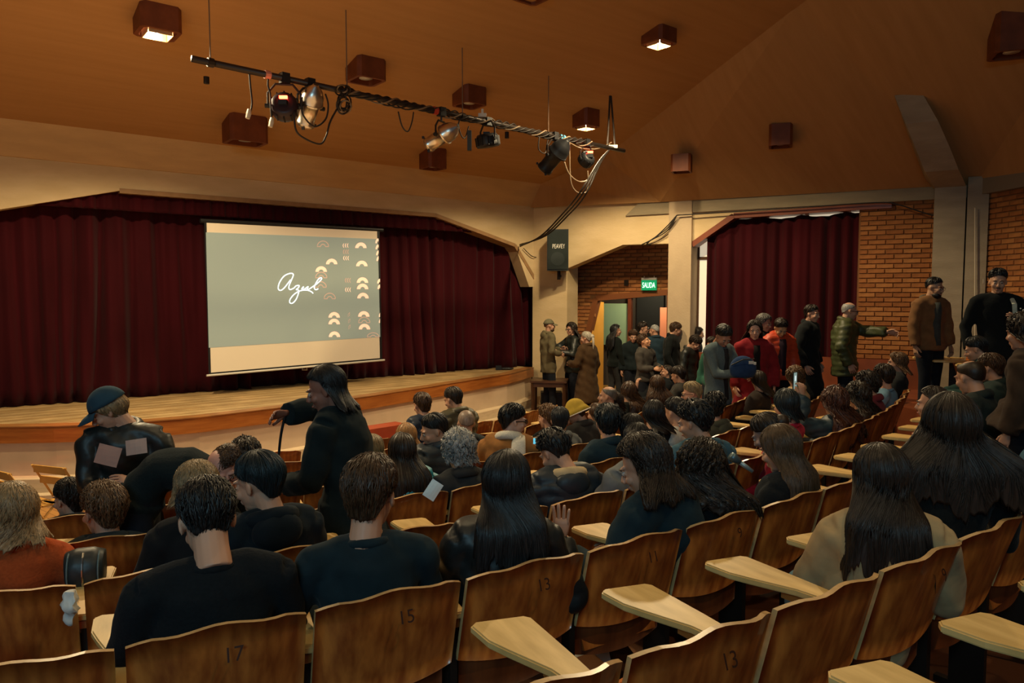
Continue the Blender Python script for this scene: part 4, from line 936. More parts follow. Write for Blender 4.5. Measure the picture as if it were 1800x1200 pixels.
            V2 = np.stack(rings, 2).reshape(-1, 3); l, i, k3 = np.meshgrid(np.arange(nl), np.arange(m-1), np.arange(3), indexing='ij'); l, i, k3 = l.ravel(), i.ravel(), k3.ravel(); kn = (k3+1) % 3
            base = (l*m+i)*3; Q = np.stack([base+k3, base+kn, base+3+kn, base+3+k3], 1); parts.append((V2, np.full(len(Q), 4), Q.ravel()))
        return parts
FR_STD = [60, 68, 84, 92, 104, 118, 126]; FR_LONG = [52, 62, 84, 98, 106, 116, 122]; FR_FADE = [56, 62, 74, 80, 86, 96, 104]; FR_BANG = [74, 76, 86, 96, 106, 120, 128]
HC = dict(black=(.014, .013, .013), dark=(.028, .017, .011), brown=(.075, .036, .017), lbrown=(.15, .075, .032), blond=(.36, .23, .11), gold=(.42, .21, .07), grey=(.34, .34, .33), dgrey=(.13, .12, .11), auburn=(.085, .028, .016), white=(.52, .47, .38))
TEAL = (.011, .022, .028); BLK = (.009, .011, .013); NAVY = (.015, .028, .05)
OCC = []
PEOPLE = []
def person(lab, short, x, y, pos, hair, top, fy=None, pitch=8, by=None, seat=True, H=None, hs=1.0, sex='m', lean=0.0, L=None, R=None, roll=0, bottoms=(.012, .014, .02), skinc=(0.50, 0.27, 0.175), far=False, ex=(), side=0.0, sy=0.0, group=None, inner=None, wide=1.0):
    hk = hair[0]; hc = HC[hair[1]] if isinstance(hair[1], str) else hair[1]; hl = hair[2] if len(hair) > 2 else 0.0
    hth = {'buzz': .004, 'bald': .004, 'short': .014, 'spiky': .02, 'curlyshort': .026, 'mess': .024, 'long': .014, 'curlylong': .026, 'wavy': .018, 'bob': .018, 'bun': .012}[hk]*(hair[3] if len(hair) > 3 else 1.0)
    ym = y+20
    kk = None
    if seat and pos[0][0] == 'r':
        bk = .31 if pitch > 25 else .26
        def hgt(kk): q = oncyl(x, ym, radius(kk)-bk); q = at(x, y, q.y); return q.z-floor_z(q.x, q.y)
        kk = pos[1]; want = 1.17 if sex == 'f' else 1.23
        if hgt(kk) < 1.165 and pos[0] == 'r':
            ks = range(0, 7); kk = min(ks, key=lambda i: abs(hgt(i)-want))
            if abs(hgt(kk)-want) > .12: kk = min([i*.25 for i in range(0, 25)], key=lambda i: abs(hgt(i)-want)+.03*abs(i-round(i)))
        T = oncyl(x, ym, radius(kk)-bk+sy, far); T = at(x, y, T.y)
    else: T = at(x, y, pos[1])
    if seat: fz = floor_z(T.x, T.y)
    else: fz = pos[2] if len(pos) > 2 else floor_z(T.x, T.y)
    dO = math.degrees(math.atan2(O.x-T.x, O.y-T.y))
    if not seat and by is not None: by += math.degrees(math.atan2(T.x, T.y))
    if by is None: by = dO if seat else (fy+math.degrees(math.atan2(T.x, T.y)) if fy is not None else dO)
    az = math.degrees(math.atan2(T.x, T.y))
    fy = by if fy is None else fy+az
    def vec(a): a = math.radians(a); return Vector((math.sin(a), math.cos(a), 0)), Vector((math.cos(a), -math.sin(a), 0))
    bf, br = vec(by); hf, hr = vec(fy); p_ = math.radians(pitch); HF = hf*math.cos(p_)-UP*math.sin(p_); HU = UP*math.cos(p_)+hf*math.sin(p_); HR = hr
    if roll: q = Matrix.Rotation(math.radians(roll), 3, HF); HU = q@HU; HR = q@HR
    hatx = .012 if any(e_[0] in ('cap', 'bucket') for e_ in ex) else 0
    C = T-UP*((.114+hatx)*hs+hth*.9); C = C-Vector((T.x-T.x, 0, 0))
    Rm = np.array([HR, HF, HU]).T       # columns: local x, y, z in world
    near = T.y < 4.6; mid = T.y < 8.5
    N = C-HF*.022*hs-HU*.122*hs-UP*.014
    if seat:
        pz = fz+.50; Lt = N.z-pz; Pv = Vector((N.x, N.y, 0))-bf*(lean-.0)-br*side; Pv.z = pz
        hn = T.z-fz
        if kk is not None:
            ki = min(6, max(-1, round(kk))) if abs(kk-round(kk)) < .3 else kk
            rv_ = Vector((Pv.x-O.x, Pv.y-O.y)); ang = math.degrees(math.atan2(rv_.y, rv_.x))
            if ki in SPEC:
                a0_, i0, i1 = SPEC[ki]; st = math.degrees(0.545/radius(ki)); i = round((ang-a0_)/st); key = (ki, i)
                if key not in USED and i0 <= i <= i1: USED.add(key); ang = ang*.35+(a0_+st*i)*.65
            r_ = radius(ki)-.32; Pv.x = O.x+r_*math.cos(math.radians(ang)); Pv.y = O.y+r_*math.sin(math.radians(ang))
            fz = max(0, (radius(ki)-.3-9.95)*.1225); Pv.z = fz+.52; pz = Pv.z
    else:
        hn = T.z-fz; pz = fz+.52*hn; Pv = Vector((N.x, N.y, 0))-bf*lean-br*side; Pv.z = pz
        if lean > .2: Pv.z = fz+.92; pz = Pv.z
    k = 1.0 if seat else max(.9, min(1.06, hn/1.74))
    PEOPLE.append((short, round(T.x, 2), round(T.y, 2), 'sit' if seat else 'stand', round(hn, 2)))
    group = group or ('people seated in the auditorium' if seat else 'people standing in the hall')
    root = empty('person', (Pv.x, Pv.y, fz), 0, lab, 'person', group); ro = root.location
    if seat: OCC.append(((Pv.x-bf.x*.0, Pv.y-bf.y*.0), short))
    def W(v): return Vector(v)-ro
    Nl, Cl, Pl = W(N), W(C), W(Pv)
    fem = sex == 'f'; sw = (.160 if fem else .182)*k*wide
    sj = [Nl+br*s*sw-UP*.082 for s in (-1, 1)]
    hj = [Pl+br*s*.09 for s in (-1, 1)]
    # legs
    if seat:
        kn = [Pl+bf*.43+br*s*(.11)-UP*.02 for s in (-1, 1)]; an = [Vector((q.x, q.y, .09))+bf*.03 for q in kn]
    else:
        an = [Vector((Pl.x, Pl.y, .09))+br*s*.10+bf*(.05*s if not seat else 0) for s in (-1, 1)]; kn = [(h_+a_)/2+bf*.03 for h_, a_ in zip(hj, an)]
    # arms
    def ik(S, Wt, sgn, hint=None):
        a, b = .285*k, .255*k; d = Wt-S; dl = max(.12, min(d.length, a+b-.005)); dn = d.normalized(); Wt = S+dn*dl
        ca = (a*a+dl*dl-b*b)/(2*a*dl); h_ = math.sqrt(max(0, 1-ca*ca))*a; hv = ((br*sgn*.45+bf*.12-UP*.85) if seat else (br*sgn*.5-bf*.35-UP*.8)) if hint is None else (br*hint[0]+bf*hint[1]+UP*hint[2]); hv = hv-dn*hv.dot(dn); hv.normalize()
        return S+dn*ca*a+hv*h_, Wt
    arms = []
    for sgn, spec, S in ((-1, L, sj[0]), (1, R, sj[1])):
        hint = None
        if spec is None: spec = (sgn*.13, .33, -.36) if seat else (sgn*.25, .06, -.60)
        if len(spec) == 6: hint = spec[3:]; spec = spec[:3]
        Wt = Nl+br*spec[0]+bf*spec[1]+UP*spec[2]; El, Wt = ik(S, Wt, sgn, hint); arms.append((S, El, Wt, sgn))
    up_t = (Nl-Pl); 
    def tor(t): 
        q = Pl+up_t*t+(UP*.17*math.sin(min(1, max(0, t))*math.pi) if lean > .3 else UP*0); bend = math.sin(min(1, max(0, t))*math.pi); return q-bf*(.02*bend+ (.05*bend if lean > .12 else 0))
    ts = [-.12, 0, .22, .45, .68, .86, .95, 1.0]
    rx = [.150, .165, .140, .148, .170, .165, .115, .060] if not fem else [.155, .168, .125, .128, .148, .145, .095, .052]
    ry = [.110, .118, .105, .108, .120, .105, .078, .058] if not fem else [.118, .122, .095, .100, .118, .098, .070, .050]
    def torso(b, o, t0=0, ox=0):
        b.tube([tor(t) for t in ts[t0:]], [(q+o+ox)*k for q in rx[t0:]], [(q+o)*k for q in ry[t0:]], side=tuple(br), n=20)
    def arm_t(b, o, cuff=True, wo=0.0):
        for S, E, Wt, sg in arms:
            b.tube([S-(E-S)*.10-UP*.0, S, S.lerp(E, .5), E, E.lerp(Wt, .5), Wt if not cuff else E.lerp(Wt, .97)], [.046+o, .055+o, .047+o, .042+o, .038+o, .028+o+wo], n=12)
            b.tube([Nl-UP*.05, Nl.lerp(S, .5)-UP*.008, S], [.058+o, .054+o, .054+o], n=12)
            b.ell(E, (.040+o,)*3, 10, 7)
    b = MB(); torso(b, -.014); arm_t(b, -.012, True, .010)
    b.tube([Nl-UP*.06, Nl+UP*.0, Cl-HU*.07-HF*.02], [.062, .054, .050], n=12)
    for i in (0, 1):
        b.tube([hj[i], hj[i].lerp(kn[i], .5), kn[i], kn[i].lerp(an[i], .35), an[i]], [.088, .078, .056, .056, .038], n=12); b.tube([an[i]-bf*.05-UP*.04, an[i]+bf*.05-UP*.05, an[i]+bf*.15-UP*.062], [.035, .035, .025], n=8)
    hv, hlt, hlv = HT['near' if near else 'far']; hparts = (hv*hs)@Rm.T+np.array(Cl)
    hands = []
    for idx, (S, E, Wt, sg) in enumerate(arms):
        d = (Wt-E).normalized(); spec = None
        for e_ in ex:
            if e_[0] == 'hand' and e_[1] == sg: spec = e_
        fd = Vector(spec[2]) if spec else d; fd = (br*fd.x+bf*fd.y+UP*fd.z).normalized() if spec else fd
        pn = (br*spec[3][0]+bf*spec[3][1]+UP*spec[3][2]) if spec else (-br*sg*.9+UP*-.2)
        pn = (pn-fd*pn.dot(fd)).normalized(); xx = fd.cross(-pn)      # local z = -palm normal ; x = y cross z
        zz = -pn; xx = fd.cross(zz); sp = spec[4] if spec and len(spec) > 4 else (.25, .4)
        side_ = 1 if xx.dot(bf*1+UP*.6) > 0 else -1
        if spec and len(spec) > 5: side_ = spec[5]
        hV, lt_, lv_ = hand_parts(side_, sp[0], sp[1]); M3 = np.array([xx, fd, zz]); hands.append((hV*k*(.93 if fem else 1.0)@M3+np.array(Wt+fd*.008), lt_, lv_))
    def post_body(V, n, lt, lv, hp=hparts, hd=hands): return [(V, lt, lv), (hp, hlt, hlv)]+hd
    sk = skin(skinc) if skinc == (0.50, 0.27, 0.175) else mat('skin', skinc, 0.5, scale=6, amt=0.12, spec=0.35)
    remesh_obj(b, 'body', sk, root, .020 if mid else .026, post_body, 1)
    # trousers and shoes
    b = MB(); b.tube([tor(.20), tor(0), tor(-.12)], [.148, .176, .165], [.110, .128, .125], side=tuple(br), n=16)
    for i in (0, 1): b.tube([hj[i]+UP*.02, hj[i].lerp(kn[i], .5), kn[i], kn[i].lerp(an[i], .4), an[i]-UP*.02], [.105, .095, .076, .072, .066], n=12); b.ell(kn[i], (.075,)*3, 10, 7)
    remesh_obj(b, 'trousers', cloth(bottoms), root, .022 if mid else .028, None, 2)
    b = MB()
    for i in (0, 1): a_ = an[i]; b.tube([a_-bf*.075-UP*.055, a_-bf*.05-UP*.045, a_+bf*.06-UP*.050, a_+bf*.15-UP*.060, a_+bf*.185-UP*.065], [.030, .042, .044, .040, .022], [.022, .034, .032, .024, .014], side=tuple(br), n=10)
    build(b, 'shoes', mat('shoes', (.02, .02, .02), .6), root, smooth=True)
    # top garment
    tk, tc = top[0], top[1]; o = {'tee': .014, 'sweater': .022, 'hoodie': .030, 'jacket': .036, 'leather': .032, 'puffer': .048, 'coat': .042, 'longcoat': .048}[tk]
    b = MB()
    torso(b, o); arm_t(b, o*.85 if tk != 'tee' else o*.6, True, 0.004)
    if tk in ('jacket', 'coat', 'puffer', 'leather', 'hoodie', 'sweater') : b.tube([tor(.1), tor(-.02), tor(-.16)], [.165+o, .172+o, .168+o], [.118+o, .125+o, .128+o], side=tuple(br), n=18)
    if tk in ('longcoat', 'coat') and not seat:
        zb = .40 if tk == 'longcoat' else .62
        b.tube([tor(.05), tor(-.1), Vector((Pl.x, Pl.y, (Pl.z+zb)/2)), Vector((Pl.x, Pl.y, zb))], [.20, .225, .26, .30], [.165, .18, .21, .24], side=tuple(br), n=20)
    ampl = {'puffer': .013, 'leather': .010, 'jacket': .008, 'coat': .007, 'longcoat': .009, 'hoodie': .008, 'sweater': .005, 'tee': .005}[tk]; ph = [rnd.uniform(0, 6) for _ in range(4)]
    def post_top(V, n, lt, lv, tk=tk, A=ampl, ph=ph):
        x_, y_, z_ = V.T
        if tk == 'puffer': d = A*(np.abs(np.sin(math.pi*(z_+.15*np.abs(x_))/.075))**.6-.5)
        else: d = 0
        d = d+A*(.5*np.sin(z_*38+x_*21+ph[0]+2*np.sin(y_*15+ph[3]))+.35*np.sin(z_*22-y_*40+x_*13+ph[1])+.3*np.sin(x_*47+z_*31+ph[2]))*(.6 if tk == 'puffer' else 1)
        return [(V+n*np.atleast_1d(d)[:, None], lt, lv)]
    mt = {'tee': cloth, 'sweater': knit, 'hoodie': cloth, 'jacket': cloth, 'leather': leather, 'puffer': puff, 'coat': cloth, 'longcoat': cloth}[tk](tc)
    gname = {'tee': 'shirt', 'sweater': 'sweater', 'hoodie': 'hoodie', 'jacket': 'jacket', 'leather': 'leather_jacket', 'puffer': 'puffer_jacket', 'coat': 'coat', 'longcoat': 'coat'}[tk]
    remesh_obj(b, gname, mt, root, .012 if near else (.017 if mid else .022), post_top, 2)
    # collar ring or hood
    def arc(r1, r2, z0, z1, a0, a1, n_=11):
        P = []
        for i in range(n_):
            a = math.radians(a0+(a1-a0)*i/(n_-1)); c_ = (1-math.cos(a))/2     # a: 0 front, 180 back
            P.append(Nl+br*math.sin(a)*r1+bf*math.cos(a)*r2-bf*.01+UP*(z0+(z1-z0)*c_))
        return P
    if tk in ('hoodie',) or 'hood' in [e_[0] for e_ in ex]:
        hc_ = [e_[1] for e_ in ex if e_[0] == 'hood']; mh = cloth(hc_[0]) if hc_ else mt
        b = MB(); b.tube(arc(.100, .090, -.045, .012, 40, 320), [.018, .026, .032, .036, .038, .040, .038, .036, .032, .026, .018], n=10)
        if hc_ and hc_[0] != tc: build(b, 'hood_lining', mh, root, smooth=True); b = MB(); mh = mt
        b.ell(Nl-bf*.105-UP*.055, (.115, .060, .085), 18, 12, Matrix.Rotation(math.atan2(br.y, br.x), 3, 'Z')); build(b, 'hood', mh, root, smooth=True)
    elif tk in ('jacket', 'coat', 'longcoat', 'leather', 'puffer') and hl < .12:
        b = MB(); b.tube(arc(.085, .078, -.022, .030, 30, 330, 13), [.016]+[.026 if tk != 'puffer' else .034]*11+[.016], [.02]+[.036]*11+[.02], n=10); build(b, 'collar', mt, root, smooth=True)
    else:
        b = MB(); b.tube(arc(.064, .060, -.034, -.004, 0, 360, 17), .017, n=8); build(b, 'neckband', mt, root, smooth=True)
    if inner:
        b = MB(); b.tube([tor(t)+bf*(.030+o) for t in (-.05, .2, .5, .75, .92)], [.060, .062, .066, .068, .05], [ (q+o*.35) for q in (.10, .095, .10, .105, .08)], side=tuple(br), n=12); build(b, 'inner_shirt', cloth(inner), root, smooth=True)
    # face
    facing = HF.dot((CAM-C).normalized()) > -.45
    HM = Matrix((HR, HF, HU)).transposed()
    def hl_(v): return Cl+HM@(Vector(v)*hs)
    if facing:
        for s in (-1, 1):
            b = MB().ell(hl_((s*.030, .0830, .002)), (.0112*hs,)*3, 10, 8); ey = build(b, 'eye', mat('eye_white', (.42, .38, .34), .3), root, smooth=True)
            b = MB().ell(hl_((s*.030, .0895, .001)), (.0062*hs,)*3, 8, 6); build(b, 'iris', mat('iris', (.012, .008, .006), .2), ey, smooth=True)
            b = MB().tube([hl_((s*.014, .094, .019)), hl_((s*.030, .095, .0245)), hl_((s*.048, .083, .018))], [.003, .004, .002], n=6); build(b, 'eyebrow', hairm(tuple(q*.8 for q in hc)), root, smooth=True)
        b = MB().tube([hl_((-.022, .088, -.067)), hl_((-.010, .0985, -.065)), hl_((0, .1005, -.0665)), hl_((.010, .0985, -.065)), hl_((.022, .088, -.067))], [.002, .0045, .005, .0045, .002], n=8); build(b, 'lips', mat('lips', (.36, .12, .09), .5), root, smooth=True)
    # hair
    seed = int(x*7+y); rvn = np.array(br); fvn = np.array(bf)
    if hk not in ('none',):
        Hh = Hair(hk, hl, seed, Rm, rvn if hl > .05 else np.array(HR), fvn if hl > .05 else np.array(hf), hs, hth, back=.105+(o if hl > .1 else 0), spread=hair[4] if len(hair) > 4 and hk != 'bald' else 1.0)
        Hh.fr = FR_LONG if hl > .05 else (FR_FADE if hk in ('buzz', 'spiky') else (FR_BANG if hk == 'mess' else FR_STD))
        if hl > .05 and 'tuck' in [e_[0] for e_ in ex]: Hh.fr = [50, 56, 66, 78, 102, 116, 122]; Hh.wa = (78, 105)
        if hk == 'bald': Hh.phs = math.radians(hair[4] if len(hair) > 4 else 50); Hh.fr = [Hh.phs*57.3+2, Hh.phs*57.3+6, 76, 88, 98, 112, 120]
        Hh.cap = hatx > 0
        ps = Hh.mesh(near); ps = [(V+np.array(Cl), a_, c_) for V, a_, c_ in ps]
        if hk == 'bun':
            b = MB().ell(hl_((0, -.125, .03)), (.05*hs, .045*hs, .045*hs), 14, 10); V_ = np.vstack(b.V); V_ += .004*np.sin(V_*180+seed); ps.append((V_, np.array([len(f) for f in b.F]), np.array([i for f in b.F for i in f])))
        me = from_arrays('hair', ps, hairm(hc)); link('hair', me, None, root)
    for e_ in ex:
        kx = e_[0]
        if kx == 'tail':
            b = MB(); P0 = hl_((0, -.105, .02)); b.tube([P0, P0-bf*.05-UP*.02, P0-bf*.06-UP*.12, P0-bf*.05-UP*e_[1]], [.018, .028, .026, .006], n=10); V_ = b.V[0]; V_ += .003*np.sin(V_*90); build(b, 'ponytail', hairm(hc), root, smooth=True)
        if kx == 'clip':
            b = MB().box(hl_((0, -.118, .02)), (.10, .03, .03)); build(b, 'hair_clip', mat('clip_grey', (.55, .55, .55), .4), root)
        if kx == 'glasses':
            b = MB()
            for s in (-1, 1):
                b.tube([hl_((s*.032+.022*math.cos(a), .103, .002+.018*math.sin(a))) for a in np.linspace(0, 2*math.pi, 13)], e_[1], n=5); b.tube([hl_((s*.054, .100, .006)), hl_((s*.078, .05, .008)), hl_((s*.084, -.01, .002))], e_[1], n=5)
            b.tube([hl_((-.010, .105, .006)), hl_((.010, .105, .006))], e_[1], n=5); build(b, 'glasses', mat('glasses_frame', (.01, .01, .012), .3), root)
        if kx == 'beard':
            b = MB().ell(hl_((0, .040, -.086)), (.056*hs, .056*hs, .044*hs), 16, 10, HM).ell(hl_((0, .088, -.052)), (.028*hs, .014*hs, .006*hs), 10, 6, HM)
            build(b, 'beard', hairm(tuple(q*.9 for q in hc)), root, smooth=True)
        if kx == 'moustache':
            b = MB().ell(hl_((0, .098, -.053)), (.026*hs, .010*hs, .006*hs), 10, 6, HM); build(b, 'moustache', hairm(hc), root, smooth=True)
        if kx in ('cap', 'bucket'):
            cm = cloth(e_[1]); b = MB(); V = []; na, nt = 28, 9; rd = (np.array([.076, .097, .090])+hth*.55+.007)*hs
            for i in range(nt+1):
                ph_ = (i/nt)*math.radians(84 if kx == 'cap' else 80)
                for j in range(na): a = 2*math.pi*j/na; V.append(tuple(hl_((0, -.015, .03))+HM@Vector((rd[0]*math.sin(ph_)*math.sin(a), rd[1]*math.sin(ph_)*math.cos(a), rd[2]*math.cos(ph_)*(1.08)))))
            if kx == 'bucket':
                for f_, dz in ((1.1, -.01), (1.38, -.055)):
                    for j in range(na): a = 2*math.pi*j/na; V.append(tuple(hl_((0, -.015, .03))+HM@Vector((rd[0]*f_*math.sin(a), rd[1]*f_*math.cos(a), dz+.01))))
                nt += 2
            Fs = [(i*na+j, (i+1)*na+j, (i+1)*na+(j+1) % na, i*na+(j+1) % na) for i in range(nt) for j in range(na)]
            b.add(V, Fs); hat = build(b, 'cap' if kx == 'cap' else 'bucket_hat', cm, root, smooth=True); md = hat.modifiers.new('t', 'SOLIDIFY'); md.thickness = .004
            if kx == 'cap':
                P = []
                for f_, z__ in ((1.0, .0), (1.42, -.012), (1.80, -.032)):
                    for j in range(9): a = math.radians(-52+13*j); P.append(tuple(hl_((0, -.015, .038))+HM@Vector((rd[0]*math.sin(a)*(1.0+.06*(f_-1)), rd[1]*(math.cos(a)*(1 if f_ == 1 else 1)+(f_-1)*math.cos(a*1.3)), z__-.010*abs(math.sin(a))))))
                Fs = [(i*9+j, (i+1)*9+j, (i+1)*9+j+1, i*9+j+1) for i in range(2) for j in range(8)]
                v_ = build(MB().add(P, Fs), 'visor', cloth(tuple(min(1, q*1.2) for q in e_[1])), hat, smooth=True); md = v_.modifiers.new('t', 'SOLIDIFY'); md.thickness = .005
            else:
                rim = [V[-na+j] for j in range(na)]+[V[-na]]; build(MB().tube(rim, .006, n=5), 'hat_trim', mat('white_trim', (.65, .6, .5), .8), hat)
        if kx == 'scarf':
            b = MB(); b.tube(arc(.092, .085, -.035, .03, 0, 360, 17), .034, .04, n=10); q = Nl+br*.09*e_[2]-bf*.06
            b.tube([q+UP*.01, q-bf*.085-UP*.03, q-bf*.125-UP*.14, q-bf*.115-UP*.30, q-bf*.10-UP*.42], [.05, .06, .062, .06, .055], [.03, .024, .02, .018, .015], side=tuple(br), n=10)
            build(b, 'scarf', knit(e_[1]), root, smooth=True)
        if kx == 'strap':
            b = MB(); P = [Nl+br*.12*e_[2]-UP*.02+bf*.02, Nl+br*.13*e_[2]-UP*.10+bf*(.14+o), Nl+br*.15*e_[2]-UP*.32+bf*(.13+o)]; b.tube(P, .022, .006, side=tuple(br), n=6); build(b, 'bag_strap', cloth(e_[1]), root)
    info = dict(root=root, N=N, C=C, bf=bf, br=br, arms=[(S+ro, E+ro, Wt+ro) for S, E, Wt, sg in arms], ro=ro, HM=HM)
    return info
G = None
H_ = HC
# --- second nearest row (black sweater man ... highlights woman)
P17 = person('person seen from behind in a black sweater with short curly dark hair, seat 17', 'man in black sweater', 362, 846, ('r', 0), ('curlyshort', 'black', 0, .55), ('sweater', BLK), fy=-8, pitch=34, hs=1.04, by=-27, wide=1.08)
P15 = person('person seen from behind in a black shirt, tousled brown hair, seat 15', 'brown-haired man in black shirt', 652, 803, ('r', 0), ('mess', 'brown', 0, .8), ('tee', TEAL), fy=22, pitch=10, hs=1.05, by=-20, wide=1.06)
P13 = person('person with long straight black hair and a black leather jacket', 'woman in black leather jacket', 892, 793, ('r', 0), ('long', 'black', .27), ('leather', (.010, .013, .014)), fy=25, pitch=6, hs=1.02, sex='f', by=-8, R=(.27, .20, -.16, .5, .1, -1), ex=(('hand', 1, (.05, .05, 1), (-.35, -.9, 0), (.35, .12)),))
P11 = person('person leaning left with loose dark hair gathered at the neck, dark teal coat', 'woman in dark teal coat', 1132, 765, ('r', 0), ('wavy', 'dark', .14, 1.4), ('coat', (.012, .026, .034)), fy=-75, pitch=25, hs=1.05, sex='f', by=-40, lean=.10, side=-.04, L=(-.26, .30, -.30), ex=(('tuck',),))
P9 = person('person with very long tight dark curls, black top, in the second nearest row', 'woman with tight dark curls', 1234, 776, ('r', 0), ('curlylong', 'dark', .19, .9), ('sweater', BLK), fy=40, pitch=22, hs=1.0, sex='f', by=0, side=.0)
P7 = person('person with long straight brown hair with light streaks, black top', 'woman with light-streaked brown hair', 1372, 748, ('r', 0), ('long', (.10, .055, .025), .25, 1.2), ('sweater', BLK), fy=-60, pitch=20, hs=1.0, sex='f', by=-42, lean=.05)
# --- nearest row
B1 = person('person with long dark brown hair over a beige jacket in the nearest row', 'woman in beige jacket', 1548, 782, ('r', -1), ('long', 'dark', .31, 1.0, 1.0), ('jacket', (.40, .28, .14)), fy=-38, pitch=10, hs=1.0, sex='f', by=12, bottoms=(.25, .42, .48))
B2 = person('person with very wide long straight dark hair, black sweater, nearest row', 'woman with wide dark hair', 1672, 692, ('r', -1), ('long', 'dark', .28, 1.4, 1.9), ('sweater', (.010, .011, .011)), fy=-20, pitch=5, hs=1.12, sex='f', by=10, wide=1.15)
B3 = person('person in a blue denim-coloured knit sweater cut by the right edge', 'person in blue knit sweater', 1850, 690, ('r', -1), ('short', 'dark', 0), ('sweater', (.045, .12, .18)), fy=-10, hs=1.0, by=-35, L=(-.30, .30, -.25), bottoms=(.2, .4, .5))
# --- behind (row 0 far side)
person('person in profile with dark hair in a grey-green sweater behind the wide-haired woman', 'woman in grey-green sweater', 1640, 680, ('r', 0), ('long', 'dark', .10), ('sweater', (.13, .16, .14)), fy=-80, pitch=4, sex='f', by=-62, ex=(('tuck',),))
person('balding person in a dark green-black jacket near the right edge', 'balding man in dark jacket', 1706, 634, ('Y', 5.7), ('bald', 'dark', 0, 2.2, 44), ('jacket', (.022, .030, .028)), fy=-50, pitch=18, hs=1.08, by=-45)
person('person with thinning brown hair directly behind the balding man', 'man with thinning brown hair', 1741, 622, ('Y', 6.6), ('mess', 'brown', 0, .6), ('jacket', (.02, .035, .033)), fy=-70, pitch=12, by=-60)
person('person with short black hair in profile seated below the standing man with moustache', 'man with short black hair at the side', 1716, 592, ('Y', 7.6), ('short', 'black', 0), ('jacket', (.02, .05, .045)), fy=-85, pitch=22, by=-60)
# --- third nearest row (k=1)
person('person in a black hoodie with teal-black short hair seated beside the standing woman', 'man in black hoodie', 452, 796, ('r', 1), ('short', (.010, .022, .028), 0, 1.4), ('hoodie', (.008, .014, .020)), fy=-55, pitch=14, hs=1.06, by=-38)
person('person with curly black hair, padded navy jacket and cream-lined hood, head bent', 'man with cream-lined hood', 975, 757, ('r', 1.35), ('curlyshort', 'black', 0, .8), ('puffer', (.012, .022, .032)), fy=-45, pitch=38, hs=1.05, by=-20, lean=.06, ex=(('hood', (.55, .42, .24)),))
person('person with black hair, grey hair clip and grey jacket', 'woman with black hair and clip', 1120, 745, ('r', 2), ('bun', 'black', 0), ('jacket', (.16, .17, .17)), fy=10, pitch=15, sex='f', ex=(('clip',),), hs=.95)
person('person with curly black hair in a blue denim hoodie', 'man in blue denim hoodie', 1220, 706, ('r', 2), ('curlyshort', 'black', 0), ('hoodie', (.045, .105, .145)), fy=-65, pitch=18, by=-20, hs=1.02)
person('person with dark hair bent forward in a crimson sweater', 'woman in crimson sweater', 1350, 728, ('Y', 4.8), ('bun', 'dark', 0, 1.5), ('sweater', (.26, .012, .03)), fy=-70, pitch=32, sex='f', by=-70, lean=.10, skinc=(.30, .20, .17))
# right stretch of row 1
ph_ = person('person with long curly reddish brown hair holding up a phone, teal jacket', 'woman holding up a phone', 1467, 680, ('r', 1), ('curlylong', 'auburn', .30, 1.0), ('puffer', (.020, .042, .055)), fy=-30, pitch=2, sex='f', hs=1.05, by=-42, L=(-.30, .16, .22, -.6, .1, -.6), ex=(('hand', -1, (.05, .05, 1), (.25, 1, 0), (.3, .7)),))
person('person with long dark curls seated right of the woman holding up a phone', 'woman with long dark curls at the right', 1508, 672, ('r', 1), ('curlylong', 'dark', .22), ('sweater', BLK), fy=-45, pitch=8, sex='f', by=-50)
person('person with curly dark hair in a maroon jacket', 'man in maroon jacket', 1524, 654, ('r', 1), ('curlyshort', 'dark', 0), ('jacket', (.14, .022, .03)), fy=-75, pitch=12, by=-55)
person('person with dark curly hair in a light blue denim shirt', 'man in light blue denim shirt', 1553, 641, ('r', 1), ('mess', 'dark', 0), ('tee', (.13, .24, .34)), fy=-45, pitch=10, by=-58)
person('person with wavy light brown hair at the row end by the aisle', 'person with wavy light brown hair at the aisle', 1577, 619, ('r', 1), ('wavy', 'lbrown', .12), ('jacket', (.02, .022, .024)), fy=-85, pitch=2, by=-60, sex='f')
# --- left area
person('person with blond bobbed hair in an orange-red sweater at the left edge', 'blond woman in orange-red sweater', 18, 850, ('r!', 1.6), ('wavy', 'blond', .11), ('sweater', (.40, .075, .02)), fy=-25, pitch=8, sex='f', hs=1.05)
person('person with short dark curly hair at the far left in a dark jacket', 'person with dark curls at the far left', 120, 843, ('r!', 3), ('curlyshort', 'dark', 0, .6), ('jacket', (.02, .02, .02)), fy=-40, pitch=6, hs=.95)
person('person with short curly greying brown hair in a dark plaid jacket', 'person in dark plaid jacket', 178, 851, ('r!', 2.0), ('curlyshort', (.16, .085, .04), 0, .9), ('jacket', (.022, .03, .034)), fy=-30, pitch=6, hs=1.08)
bend = person('person in glasses and black sweater bending down over the row at the left', 'bending man in glasses', 392, 788, ('Y', 4.1), ('curlyshort', 'brown', 0, .5), ('sweater', (.010, .016, .018)), fy=165, pitch=22, hs=1.0, by=100, seat=False, lean=.48, roll=15, L=(-.05, .30, -.42), R=(.05, .32, -.40), ex=(('glasses', .0025),), skinc=(.50, .25, .19))
person('person with golden grey hair half hidden behind the man in seat 17', 'person with golden grey hair', 343, 812, ('r', 1.3), ('wavy', (.30, .20, .10), .06), ('jacket', BLK), fy=-30, pitch=10, sex='f')
person('person with small curly dark head behind the man in the black hoodie', 'person with curly dark head at the front left', 430, 771, ('r', 3), ('curlyshort', 'dark', 0), ('jacket', BLK), pitch=5)
